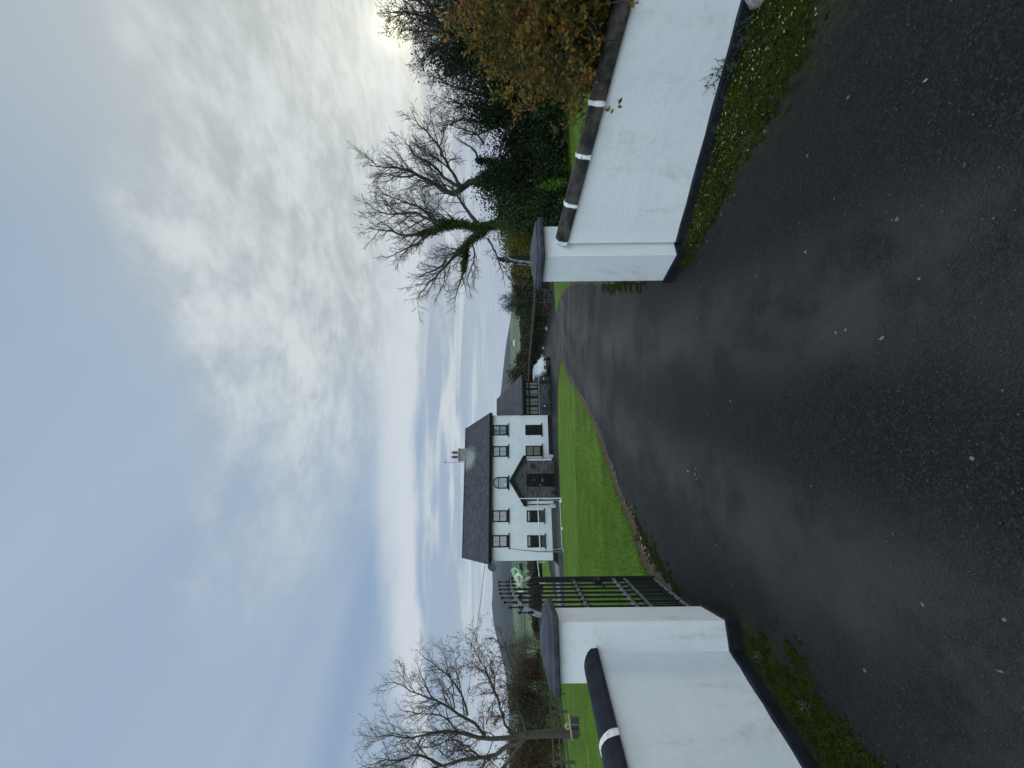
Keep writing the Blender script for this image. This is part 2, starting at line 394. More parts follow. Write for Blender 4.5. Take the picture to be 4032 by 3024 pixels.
M['cement'] = mat('grey cement', (0.20, 0.20, 0.20), 0.85, vary=(0.28, 0.28, 0.28), vscale=6, bump=0.004, bscale=60)
M['metal'] = mat('grey metal', (0.22, 0.23, 0.25), 0.4, metal=0.5)
M['white_metal'] = mat('white painted tube', (0.72, 0.73, 0.74), 0.4)
M['white_plastic'] = mat('white plastic', (0.70, 0.71, 0.71), 0.5)
M['cream'] = mat('cream plastic', (0.62, 0.58, 0.44), 0.5)
M['car_paint'] = mat('white car paint', (0.50, 0.51, 0.53), 0.22, spec=0.6, coat=0.8, vary=(0.47, 0.48, 0.50))
M['rubber'] = mat('tyre rubber', (0.012, 0.012, 0.012), 0.8)
M['dark_plastic'] = mat('black plastic', (0.012, 0.013, 0.015), 0.45)
M['lamp_glass'] = mat('headlamp glass', (0.25, 0.27, 0.30), 0.08, spec=0.8, coat=0.8)
M['bin'] = mat('dark grey bin plastic', (0.025, 0.032, 0.042), 0.5)
M['bark'] = mat('grey brown bark', (0.040, 0.033, 0.026), 0.85, vary=(0.075, 0.066, 0.050), vscale=16, bump=0.01, bscale=40)
M['bark_ash'] = mat('ash bark with green algae', (0.036, 0.034, 0.026), 0.85, vary=(0.062, 0.064, 0.036), vscale=5, bump=0.01, bscale=40)
M['bark_dark'] = mat('dark wet bark', (0.020, 0.017, 0.015), 0.85, vary=(0.035, 0.030, 0.026), vscale=10)
M['bark_far'] = mat('bark of distant trees', (0.040, 0.037, 0.032), 0.9)
M['timber'] = mat('weathered timber', (0.055, 0.045, 0.034), 0.85, vary=(0.10, 0.085, 0.062), vscale=12, bump=0.004, bscale=60)
M['plank'] = mat('pale sawn plank', (0.42, 0.33, 0.22), 0.8, vary=(0.30, 0.23, 0.15), vscale=9)
M['rock'] = mat('pale grey rock', (0.20, 0.19, 0.18), 0.85, vary=(0.34, 0.33, 0.31), vscale=18, vdetail=9, bump=0.01, bscale=45)
M['soil'] = mat('brown soil edge', (0.055, 0.034, 0.020), 0.95, vary=(0.10, 0.065, 0.038), vscale=25, bump=0.01, bscale=60)
M['concrete'] = mat('grey concrete path', (0.15, 0.145, 0.135), 0.85, vary=(0.20, 0.195, 0.18), vscale=3, bump=0.003)
M['ribbon_green'] = mat('mint green ribbon', (0.22, 0.46, 0.22), 0.5, vary=(0.42, 0.62, 0.38), vscale=9)
M['ribbon_cream'] = mat('cream ribbon', (0.62, 0.62, 0.48), 0.6, vary=(0.48, 0.52, 0.38), vscale=9)
M['net'] = mat('white net cord', (0.55, 0.56, 0.57), 0.7)
M['moss'] = mat('moss', (0.045, 0.075, 0.006), 0.95, vary=(0.085, 0.115, 0.010), vscale=9, vdetail=6, bump=0.010, bscale=120)
M['moss_dark'] = mat('dark moss and dirt', (0.009, 0.011, 0.004), 1.0, spec=0.05, vary=(0.036, 0.042, 0.007), vscale=34, vdetail=9, bump=0.020, bscale=150)
M['grass_leaf'] = leaf_mat('grass blades', [(0.1, (0.066, 0.125, 0.013)), (0.5, (0.122, 0.210, 0.026)), (0.9, (0.195, 0.275, 0.050))], trans=0.35)
M['moss_leaf'] = leaf_mat('moss shoots', [(0.1, (0.016, 0.025, 0.003)), (0.6, (0.052, 0.070, 0.007)), (0.95, (0.125, 0.145, 0.014))], rough=0.8, trans=0.3)
M['autumn'] = leaf_mat('orange and olive shrub leaves', clump=0.6, stops= [(0.12, (0.060, 0.055, 0.011)), (0.38, (0.160, 0.115, 0.020)), (0.58, (0.250, 0.130, 0.024)), (0.74, (0.340, 0.130, 0.030)), (0.9, (0.400, 0.150, 0.080))], trans=0.35)
M['autumn_green'] = leaf_mat('olive shrub leaves', clump=0.5, stops= [(0.12, (0.028, 0.033, 0.007)), (0.5, (0.115, 0.105, 0.017)), (0.9, (0.220, 0.175, 0.034))], trans=0.3)
M['evergreen'] = leaf_mat('dark evergreen leaves', [(0.1, (0.006, 0.012, 0.004)), (0.5, (0.012, 0.025, 0.008)), (0.9, (0.028, 0.052, 0.016))], trans=0.12, spec=0.1)
M['ivy'] = leaf_mat('ivy leaves', [(0.1, (0.016, 0.034, 0.006)), (0.5, (0.036, 0.062, 0.012)), (0.9, (0.070, 0.095, 0.022))], trans=0.15, spec=0.25)
M['ivy_dark'] = leaf_mat('dark ivy leaves', [(0.1, (0.009, 0.010, 0.005)), (0.5, (0.020, 0.021, 0.010)), (0.9, (0.042, 0.038, 0.018))], trans=0.12, spec=0.1)
M['dead_leaf'] = leaf_mat('dark clinging leaves', [(0.1, (0.018, 0.015, 0.012)), (0.5, (0.030, 0.027, 0.020)), (0.9, (0.055, 0.042, 0.026))], trans=0.2)
M['red_leaf'] = leaf_mat('last red leaves', [(0.1, (0.16, 0.03, 0.025)), (0.5, (0.27, 0.060, 0.04)), (0.9, (0.33, 0.12, 0.05))], trans=0.55)
M['rust_leaf'] = leaf_mat('rust brown leaves', [(0.1, (0.055, 0.036, 0.020)), (0.5, (0.095, 0.064, 0.033)), (0.9, (0.150, 0.092, 0.042))], trans=0.3)
M['brown_leaf'] = leaf_mat('brown scrub', [(0.1, (0.036, 0.034, 0.020)), (0.5, (0.070, 0.062, 0.034)), (0.9, (0.105, 0.092, 0.050))], trans=0.25)
M['yellow_leaf'] = leaf_mat('yellowing leaves', [(0.1, (0.055, 0.060, 0.010)), (0.5, (0.110, 0.105, 0.016)), (0.9, (0.190, 0.165, 0.026))], trans=0.35)
M['lime_leaf'] = leaf_mat('lime green leaves', [(0.1, (0.060, 0.120, 0.010)), (0.9, (0.150, 0.240, 0.030))], trans=0.35)
M['far_green'] = leaf_mat('distant dark green foliage', [(0.1, (0.014, 0.020, 0.009)), (0.5, (0.028, 0.036, 0.015)), (0.9, (0.052, 0.058, 0.024))], trans=0.2)
M['far_olive'] = leaf_mat('distant olive foliage', [(0.1, (0.030, 0.027, 0.012)), (0.5, (0.056, 0.048, 0.020)), (0.9, (0.090, 0.072, 0.030))], trans=0.2)
M['hedge_leaf'] = leaf_mat('hedge leaves', [(0.1, (0.008, 0.011, 0.005)), (0.5, (0.017, 0.022, 0.010)), (0.9, (0.038, 0.040, 0.018))], trans=0.15)
M['hedge_top'] = leaf_mat('clipped brown hedge twigs', [(0.1, (0.070, 0.058, 0.038)), (0.9, (0.140, 0.120, 0.078))], trans=0.2)
M['red_stem'] = mat('crimson stems', (0.120, 0.020, 0.030), 0.6)
M['weed_leaf'] = leaf_mat('grey green weed leaves', [(0.1, (0.030, 0.060, 0.036)), (0.5, (0.055, 0.095, 0.060)), (0.9, (0.090, 0.135, 0.085))], trans=0.25)
M['litter'] = leaf_mat('fallen leaf litter', [(0.1, (0.10, 0.055, 0.028)), (0.45, (0.22, 0.14, 0.075)), (0.75, (0.36, 0.28, 0.17)), (0.95, (0.50, 0.46, 0.30))], trans=0.1)
M['pebble'] = leaf_mat('loose chippings', [(0.1, (0.045, 0.045, 0.045)), (0.7, (0.085, 0.085, 0.083)), (0.96, (0.13, 0.13, 0.12)), (0.995, (0.42, 0.42, 0.40))], trans=0.0)

def grass_ground(name, c1, c2, c3, scale=1.0):
    m = bpy.data.materials.new(name); m.use_nodes = True
    t = NT(m.node_tree); b = t.n['Principled BSDF']
    o = t.node('ShaderNodeTexCoord').outputs['Object']
    c = t.mix(t.ss(t.noise(o, 0.9 * scale, 7, 0.68), 0.38, 0.62), tuple(x * 0.82 for x in c1), c2)
    c = t.mix(t.m('MULTIPLY', t.ss(t.noise(o, 6.0 * scale, 5, 0.7), 0.5, 0.75), 0.6), c, c3)
    c = t.mix(t.m('MULTIPLY', t.ss(t.noise(o, 60.0, 3, 0.7), 0.42, 0.68), 0.45), c, tuple(x * 0.55 for x in c1))
    t.l.new(c, b.inputs['Base Color']); b.inputs['Roughness'].default_value = 0.9; b.inputs['Specular IOR Level'].default_value = 0.1
    bn = t.node('ShaderNodeBump'); bn.inputs['Distance'].default_value = 0.03; bn.inputs['Strength'].default_value = 0.8
    t.l.new(t.noise(o, 45, 4, 0.7), bn.inputs['Height']); t.l.new(bn.outputs[0], b.inputs['Normal'])
    return m
M['lawn'] = grass_ground('lawn', (0.092, 0.172, 0.020), (0.128, 0.212, 0.030), (0.165, 0.230, 0.046))
def field_mat():
    m = bpy.data.materials.new('pasture and hill'); m.use_nodes = True
    t = NT(m.node_tree); b = t.n['Principled BSDF']
    o = t.node('ShaderNodeTexCoord').outputs['Object']
    x, y, z = t.sep(o)
    vor = t.node('ShaderNodeTexVoronoi', feature='F1'); t.l.new(o, vor.inputs['Vector']); vor.inputs['Scale'].default_value = 0.008
    vd = t.node('ShaderNodeTexVoronoi', feature='DISTANCE_TO_EDGE'); t.l.new(o, vd.inputs['Vector']); vd.inputs['Scale'].default_value = 0.008
    r = t.sep(vor.outputs['Color'])[0]
    c = t.ramp(r, [(0.0, (0.080, 0.100, 0.060)), (0.35, (0.150, 0.190, 0.105)), (0.6, (0.070, 0.078, 0.050)), (0.8, (0.170, 0.205, 0.120)), (1.0, (0.060, 0.062, 0.044))])
    c = t.mix(t.ss(t.noise(o, 0.05, 5), 0.45, 0.7), c, (0.066, 0.080, 0.046))
    hedge = t.m('SUBTRACT', 1.0, t.ss(t.m('ADD', vd.outputs['Distance'], t.m('MULTIPLY', t.noise(o, 0.06, 4), 0.03)), 0.02, 0.045))
    c = t.mix(hedge, c, (0.022, 0.030, 0.018))
    heath = t.ss(t.m('ADD', z, t.m('MULTIPLY', t.noise(o, 0.006, 5), 16.0)), 9.0, 18.0)
    hc = t.mix(t.ss(t.noise(o, 0.012, 6, 0.65), 0.38, 0.64), (0.022, 0.029, 0.033), (0.040, 0.038, 0.040))
    c = t.mix(heath, c, hc)
    near = t.ss(y, 58.0, 74.0)
    c = t.mix(near, t.mix(t.ss(t.noise(o, 0.3, 5), 0.35, 0.7), (0.085, 0.165, 0.022), (0.120, 0.190, 0.040)), c)
    t.l.new(c, b.inputs['Base Color']); b.inputs['Roughness'].default_value = 0.95; b.inputs['Specular IOR Level'].default_value = 0.05
    return m
M['field'] = field_mat()

# ------------------------------------------------------------------ terrain
def gz(x, y):
    x = np.asarray(x, float); y = np.asarray(y, float)
    z = -0.085 - 0.070 * np.clip(y - 4.5, 0, 28.0)
    z = z - 0.02 * np.clip(-x - 3.0, 0, 12.0) * np.clip((y - 3) / 8, 0, 1) * np.clip((34 - y) / 6, 0, 1)
    z = z + 0.060 * np.clip(x - 3.0 - 0.12 * np.clip(y - 4.5, 0, 26), 0, 6.5) * np.clip((y - 2) / 8, 0, 1) * np.clip((34 - y) / 9, 0, 1)
    z = z - 0.006 * np.clip(y - 34, 0, 100)
    return z

def far_z(x, y):
    """pasture, then hills: a long ridge to the left, a lower one to the right"""
    z = gz(x, y)
    d = np.sqrt(x * x + y * y)
    th = np.arctan2(x, np.maximum(y, 1e-3))                       # bearing from the camera axis
    # ridge heights as tan(elevation), by bearing
    b = np.array([-1.5, -1.0, -0.80, -0.66, -0.60, -0.555, -0.52, -0.485, -0.44, -0.40, -0.30, -0.10, 0.0, 0.06, 0.12, 0.17, 0.22, 0.30, 0.5, 1.5])
    e = np.array([0.000, 0.004, 0.010, 0.018, 0.034, 0.046, 0.053, 0.0535, 0.058, 0.060, 0.056, 0.045, 0.030, 0.021, 0.013, 0.004, 0.001, 0.000, 0.000, 0.000])
    top = np.interp(th, b, e)
    s1 = np.clip((d - 220) / 900, 0, 1); s2 = np.clip((d - 900) / 1500, 0, 1)
    s2 = s2 * s2 * (3 - 2 * s2)
    lift = top * 2300 * (0.30 * s1 * s1 * 0.6 + 0.78 * s2)
    wob = 7 * np.sin(x * 0.0051 + 1.3) * np.cos(y * 0.0037) + 4 * np.sin(x * 0.013 + y * 0.009)
    return z + lift + wob * np.clip((d - 500) / 900, 0, 1) * np.clip(top / 0.02, 0, 1) + np.clip((d - 140) / 200, 0, 1) * -1.5

def grid_mesh(name, xs, ys, zf, matl, parent=None, smooth=True):
    X, Y = np.meshgrid(xs, ys, indexing='xy')
    Z = zf(X, Y)
    V = np.stack([X, Y, Z], -1).reshape(-1, 3)
    nx, ny = len(xs), len(ys)
    i = np.arange(ny - 1)[:, None] * nx + np.arange(nx - 1)[None, :]
    F = np.stack([i, i + 1, i + nx + 1, i + nx], -1).reshape(-1, 4)
    return mesh_np(name, V, F, matl, parent, smooth)

def spaced(a, b, n, p=2.2):
    t = np.linspace(-1, 1, n)
    u = np.sign(t) * np.abs(t) ** p
    return np.where(u < 0, -u * a, u * b)
xs = spaced(-3200, 3200, 180, 2.6); ys = np.concatenate([np.linspace(-1500, -12, 14), np.linspace(-8, 70, 46), 70 + 3400 * np.linspace(0.012, 1, 90) ** 1.9])
ground = grid_mesh('ground', xs, ys, lambda x, y: far_z(x, y) - 0.15 * (np.abs(y) < 62) * (np.abs(x) < 60), M['field'])
tag(ground, kind='structure')
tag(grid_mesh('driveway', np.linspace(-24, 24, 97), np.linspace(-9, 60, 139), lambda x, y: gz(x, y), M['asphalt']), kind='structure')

def inside(P, poly):
    x, y = P[:, 0], P[:, 1]; c = np.zeros(len(P), bool); n = len(poly)
    for i in range(n):
        x1, y1 = poly[i]; x2, y2 = poly[(i + 1) % n]
        k = ((y1 > y) != (y2 > y)) & (x < (x2 - x1) * (y - y1) / (y2 - y1 + 1e-12) + x1)
        c ^= k
    return c

def smooth_line(pts, n=8, jit=0.0, r=None):
    P = np.array(pts, float); out = []
    for i in range(len(P) - 1):
        p0 = P[max(i - 1, 0)]; p1 = P[i]; p2 = P[i + 1]; p3 = P[min(i + 2, len(P) - 1)]
        for k in range(n):
            t = k / n
            out.append(0.5 * ((2 * p1) + (-p0 + p2) * t + (2 * p0 - 5 * p1 + 4 * p2 - p3) * t * t + (-p0 + 3 * p1 - 3 * p2 + p3) * t ** 3))
    out.append(P[-1]); out = np.array(out)
    if jit: out += r.normal(size=out.shape) * jit
    return out

def lawn(name, edge, rest, lift=0.05):
    """raised turf: fine triangulated sheet with a soil skirt along the visible edge"""
    import bmesh
    outline = [tuple(p) for p in edge] + list(rest)
    bm = bmesh.new()
    vs = [bm.verts.new((x, y, 0)) for x, y in outline]
    f = bm.faces.new(vs)
    for axis, lo, hi, st in ((0, -60, 41, 1.0), (1, -10, 61, 1.0)):
        c = lo
        while c <= hi:
            no = Vector((1, 0, 0)) if axis == 0 else Vector((0, 1, 0)); co = no * (c + 0.013)
            bmesh.ops.bisect_plane(bm, geom=bm.verts[:] + bm.edges[:] + bm.faces[:], plane_co=co, plane_no=no)
            c += st
    bmesh.ops.triangulate(bm, faces=[f for f in bm.faces if len(f.verts) > 4])
    me = bpy.data.meshes.new(name)
    for v in bm.verts: v.co.z = float(gz(v.co.x, v.co.y)) + lift
    if f.normal.z < 0: pass
    bmesh.ops.recalc_face_normals(bm, faces=bm.faces)
    bm.to_mesh(me); bm.free(); me.materials.append(M['lawn'])
    o = bpy.data.objects.new(name, me); col.objects.link(o); tag(o, kind='structure')
    E = np.array(edge)
    T = np.gradient(E, axis=0); T /= np.linalg.norm(T, axis=1, keepdims=True) + 1e-9
    return o, E, T

er = np.random.default_rng(3)
edgeL = smooth_line([(-2.25, 3.1), (-2.30, 4.3), (-2.34, 4.95), (-2.12, 5.5), (-1.76, 7.0), (-0.94, 9.6), (-0.05, 15.0), (0.9, 20.3), (1.30, 21.9), (1.0, 23.6), (-0.7, 26.6), (-6.0, 27.6), (-12.5, 25.8), (-17.5, 24.6)], 9, 0.018, er)
restL = [(-18.5, 27), (-19, 60), (-58, 60), (-58, -9), (-2.9, -9), (-2.55, 0.6), (-2.2, 2.2)]
lawnL, EL, TL = lawn('lawn', edgeL, restL)
edgeR = smooth_line([(1.62, 4.15), (1.36, 4.75), (1.75, 6.4), (2.36, 8.9), (3.80, 14.6), (5.0, 22.0), (5.25, 28.0), (5.9, 29.3), (9.2, 31.2), (14, 31.5), (22, 31)], 9, 0.018, er)
restR = [(40, 30), (40, -9), (14, -9), (4.8, 0.95), (2.75, 2.65)]
lawnR, ER, TR = lawn('lawn', edgeR, restR)

def ribbon(name, E, T, w, side, matl, z0, z1, r, kind='stuff'):
    """narrow strip along an edge, from the turf lip down onto the drive"""
    N = np.stack([-T[:, 1], T[:, 0]], -1) * side
    rows = []
    for k, (o, z) in enumerate(((-0.03, z0), (0.015, z0 - 0.012), (w * 0.55, (z0 + z1) / 2), (w, z1))):
        P = E + N * (o + (r.uniform(-0.35, 0.35, len(E)) * w * (k > 1)))[:, None]
        rows.append(np.column_stack([P, gz(P[:, 0], P[:, 1]) + z + (r.uniform(-.006, .006, len(E)) if k < 3 else 0)]))
    V = np.stack(rows, 1).reshape(-1, 3); n = len(E)
    i = np.arange(n - 1)[:, None] * 4 + np.arange(3)[None, :]
    F = np.stack([i, i + 1, i + 5, i + 4], -1).reshape(-1, 4)
    return tag(mesh_np(name, V, F, matl, None, True), kind='structure')
ribbon('soil', EL[:72], TL[:72], 0.10, -1, M['soil'], 0.058, -0.012, er)
ribbon('soil', EL[72:], TL[72:], 0.16, -1, M['lawn'], 0.056, -0.012, er)
ribbon('soil', ER, TR, 0.10, 1, M['soil'], 0.058, -0.012, er)

# ------------------------------------------------------------------ grass, moss, litter
def blades(name, P, z, h, matl, r, wid=0.006, lean=0.5):
    n = len(P)
    a = r.uniform(0, 2 * np.pi, n); H = h * r.uniform(0.6, 1.35, n)
    d = np.column_stack([np.cos(a), np.sin(a), np.zeros(n)]) * (wid * r.uniform(0.7, 1.4, n))[:, None]
    base = np.column_stack([P, z])
    tip = base + np.column_stack([r.normal(size=n) * lean * H, r.normal(size=n) * lean * H, H])
    V = np.stack([base - d, base + d, tip], 1).reshape(-1, 3)
    return tag(mesh_np(name, V, np.arange(3 * n).reshape(n, 3), matl), kind='stuff')

def sample_lawn(outline, r, n, x0, x1, y0, y1):
    P = np.column_stack([r.uniform(x0, x1, n), r.uniform(y0, y1, n)])
    return P[inside(P, outline)]
outL = [tuple(p) for p in EL] + restL; outR = [tuple(p) for p in ER] + restR
gr = np.random.default_rng(11)
parts = [sample_lawn(outL, gr, 26000, -5.5, 0, 3.2, 8), sample_lawn(outL, gr, 36000, -9, 1.5, 7, 14), sample_lawn(outL, gr, 30000, -14, 1.5, 13, 27), sample_lawn(outL, gr, 30000, -12, -2.4, 2.6, 14), sample_lawn(outL, gr, 16000, -24, -10, 10, 26)]
edge_t = np.repeat(EL[:100], 60, 0) + gr.normal(size=(6000, 2)) * 0.05
P = np.concatenate(parts + [edge_t[inside(edge_t, outL)]])
P = P[~((P[:, 0] > -2.75) & (P[:, 1] < 3.35))]
blades('grass', P, gz(P[:, 0], P[:, 1]) + 0.045, 0.045, M['grass_leaf'], gr, 0.006)['label'] = 'short green turf of the lawn left of the drive'
P = np.concatenate([sample_lawn(outR, gr, 26000, 1.3, 9, 4, 16), sample_lawn(outR, gr, 22000, 3, 20, 12, 31)])
nrm = (P[:, 0] - 1.36) * 0.657 + (P[:, 1] - 3.73) * 0.754
P = P[nrm > 0.32]
blades('grass', P, gz(P[:, 0], P[:, 1]) + 0.045, 0.05, M['grass_leaf'], gr, 0.007)['label'] = 'green turf behind the wall right of the drive'

def vnoise(x, y, seed, sc):
    """cheap smooth value noise"""
    r = np.random.default_rng(seed); T = r.random((64, 64))
    x = x * sc; y = y * sc; xi = np.floor(x).astype(int); yi = np.floor(y).astype(int); fx = x - xi; fy = y - yi
    fx = fx * fx * (3 - 2 * fx); fy = fy * fy * (3 - 2 * fy)
    g = lambda i, j: T[i % 64, j % 64]
    return (g(xi, yi) * (1 - fx) + g(xi + 1, yi) * fx) * (1 - fy) + (g(xi, yi + 1) * (1 - fx) + g(xi + 1, yi + 1) * fx) * fy
def fbm(x, y, seed, sc): return sum(vnoise(x, y, seed + k, sc * 2 ** k) / 2 ** k for k in range(4)) / 1.875

def moss_strip(label, A, B, width, out, seed, dens=1.0, thr=0.45, taper=None):
    """lumpy moss along the foot of a wall from A to B, growing outwards along 'out'"""
    A = np.array(A); B = np.array(B); L = np.linalg.norm(B - A); u = (B - A) / L; nv = np.array(out) / np.linalg.norm(out)
    ns, nt = int(L / 0.014), int(width / 0.014)
    S, T = np.meshgrid(np.linspace(0, L, ns), np.linspace(0, width, nt), indexing='xy')
    X = A[0] + u[0] * S + nv[0] * T; Y = A[1] + u[1] * S + nv[1] * T
    wid = width * (taper(S / L) if taper else 1.0)
    m = fbm(X, Y, seed, 6.0) * 0.45 + fbm(X, Y, seed + 9, 26.0) * 0.55 - thr + 0.30 * (1 - 1.45 * T / wid) - 0.2 * np.clip(1 - T / 0.06, 0, 1) - 0.5 * np.clip(T / wid - 0.8, 0, 1) - 0.25 * np.clip(1 - S / 0.12, 0, 1)
    H = np.clip(m * 0.14, -0.03, 0.016) + 0.006 * fbm(X, Y, seed + 5, 60.0) * (m > 0) - 0.007
    V = np.stack([X, Y, gz(X, Y) + H], -1).reshape(-1, 3)
    i = np.arange(nt - 1)[:, None] * ns + np.arange(ns - 1)[None, :]
    F = np.stack([i, i + 1, i + ns + 1, i + ns], -1).reshape(-1, 4)
    keep = (H.ravel()[F] > -0.02).any(1)
    o = mesh_np('moss', V, F[keep], M['moss_dark'], None, True); tag(o, label, kind='stuff')
    r = np.random.default_rng(seed)
    k = np.where(r.random(m.size) < np.clip(m.ravel() * 5 + 0.10, 0, 1))[0]
    k = r.choice(k, int(len(k) * 7.0 * dens)) if len(k) else k
    C = V[k] + r.normal(size=(len(k), 3)) * (0.011, 0.011, 0.0015)
    sh = (fbm(C[:, 0], C[:, 1], seed + 31, 9.0) + 0.25 * fbm(C[:, 0], C[:, 1], seed + 37, 40.0) > 0.56 + 0.09 * r.normal(size=len(C)))
    C = C[sh]
    Vb, Fb = leaves_np(C + (0, 0, 0.003), 0.0115, r, 0.40, droop=-0.6)
    tag(mesh_np('moss', Vb, Fb, M['moss_leaf']), label + ', its bright shoots', kind='stuff')
moss_strip('moss and grass strip along the foot of the swept wall', (1.18, 3.86), (3.74, 1.63), 1.20, (-0.657, -0.754), 21, 1.0, 0.40, lambda s: np.clip(0.22 + 1.15 * s, 0.2, 1.0))
moss_strip('moss patches along the foot of the wall by the open gate', (-1.93, 2.80), (-2.36, 0.8), 0.52, (1.0, -0.2), 44, 1.0, 0.50)
moss_strip('thin moss fringe beside the drive beyond the gate', (1.36, 4.7), (2.1, 8.2), 0.30, (-0.96, 0.2), 63, 0.9, 0.58)
moss_strip('moss crumbs at the lawn corner near the open gate', (-2.25, 3.9), (-2.05, 5.7), 0.40, (1.0, 0.1), 75, 0.4, 0.60)

lr = np.random.default_rng(5)
def litter(label, P, size, seed, lift=0.012):
    r = np.random.default_rng(seed)
    C = np.column_stack([P, gz(P[:, 0], P[:, 1]) + lift])
    V, F = leaves_np(C, size, r, 0.5)
    V = V.reshape(-1, 4, 3); c = C[:, None, :]; V[..., 2] = c[..., 2] + (V[..., 2] - c[..., 2]) * 0.28; V = V.reshape(-1, 3)
    tag(mesh_np('leaf_litter', V, F, M['litter']), label, kind='stuff')
t = lr.uniform(0, 1, 900) ** 0.8
P = np.array((1.34, 3.70)) + t[:, None] * np.array((2.2, -1.9)) + (np.abs(lr.normal(size=(900, 1))) * 0.55 + 0.05) * np.array((-0.657, -0.754)) * (0.25 + t[:, None])
litter('small pale leaves scattered over the moss by the swept wall', P, 0.021, 6, 0.028)
k = lr.integers(14, 62, 700)
P = EL[k] + np.stack([TL[k, 1], -TL[k, 0]], -1) * np.abs(lr.normal(size=(700, 1))) * 0.09 + lr.normal(size=(700, 2)) * 0.03
litter('brown leaves gathered along the lawn edge', P, 0.05, 8, 0.02)
P = np.column_stack([lr.uniform(-2.0, 2.2, 34), lr.uniform(1.2, 5.5, 34)])
litter('few fallen leaves on the asphalt', P, 0.035, 9, 0.008)
P = np.column_stack([lr.uniform(-2.4, 2.8, 5200), 1.15 + 4.2 * lr.uniform(0, 1, 5200) ** 1.5]); P = P[(P[:, 0] > -1.7 - 0.05 * P[:, 1])]
sz = 0.0028 + 0.0026 * lr.random(len(P)) ** 4 + 0.0028 * (lr.random(len(P)) > 0.985)
octa = np.array([(1, 0, 0), (0, 1, 0), (-1, 0, 0), (0, -1, 0), (0, 0, .8), (0, 0, -.8)])
of = np.array([(0, 1, 4), (1, 2, 4), (2, 3, 4), (3, 0, 4), (1, 0, 5), (2, 1, 5), (3, 2, 5), (0, 3, 5)])
V = np.column_stack([P, gz(P[:, 0], P[:, 1]) + 0.002])[:, None, :] + octa[None] * sz[:, None, None] * lr.uniform(0.6, 1.4, (len(P), 6, 1))
F = (np.arange(len(P)) * 6)[:, None, None] + of[None]
tag(mesh_np('gravel', V.reshape(-1, 3), F.reshape(-1, 3), M['pebble']), 'loose chippings on the asphalt', kind='stuff')

# ------------------------------------------------------------------ entrance piers and walls
def frame2(o, ang): return Matrix.Translation((o[0], o[1], 0)) @ Matrix.Rotation(ang, 4, 'Z')

def pier(label, corner, ang, size, top=1.27, seed=0):
    """corner = front inner (left) corner; local x runs along the front face, y to the back"""
    o = thing('gate_pier', label, 'gate pier', (corner[0], corner[1], -0.085), ang)
    s = size; z0 = 0.085
    b = MB(); b.box(0, s, 0, s, -0.1, top + 0.085)
    b.build('pier_shaft', M['pier'], o, bevel=0.008)
    p = MB(); e = 0.016
    p.loft([[(-e, -e, -0.1), (s + e, -e, -0.1), (s + e, s + e, -0.1), (-e, s + e, -0.1)], [(-e, -e, z0 - 0.01), (s + e, -e, z0 - 0.01), (s + e, s + e, z0 - 0.01), (-e, s + e, z0 - 0.01)],
            [(-0.003, -0.003, z0), (s + .003, -.003, z0), (s + .003, s + .003, z0), (-.003, s + .003, z0)]])
    p.build('plinth', M['black'], o)
    c = MB(); h0 = top + 0.087
    def sq(q, z): return [(-q, -q, z), (s + q, -q, z), (s + q, s + q, z), (-q, s + q, z)]
    c.loft([sq(0.055, h0), sq(0.062, h0 + 0.01), sq(0.062, h0 + 0.042), sq(0.052, h0 + 0.050), sq(0.040, h0 + 0.054), sq(0.034, h0 + 0.076), sq(0.0, h0 + 0.086), sq(-s * 0.28, h0 + 0.118), sq(-s * 0.46, h0 + 0.126)])
    c.build('capstone', M['cap'], o, bevel=0.004)
    return o
A_L = R(16.5); A_R = R(24)
c0 = (-1.817 - 0.40 * math.cos(A_L), 2.93 - 0.40 * math.sin(A_L))
pier('white rendered gate pier with grey capstone, beside the open barred gate', c0, A_L, 0.40)
pier('white rendered gate pier with grey capstone, joined to the swept wall', (1.23, 3.71), A_R, 0.385)

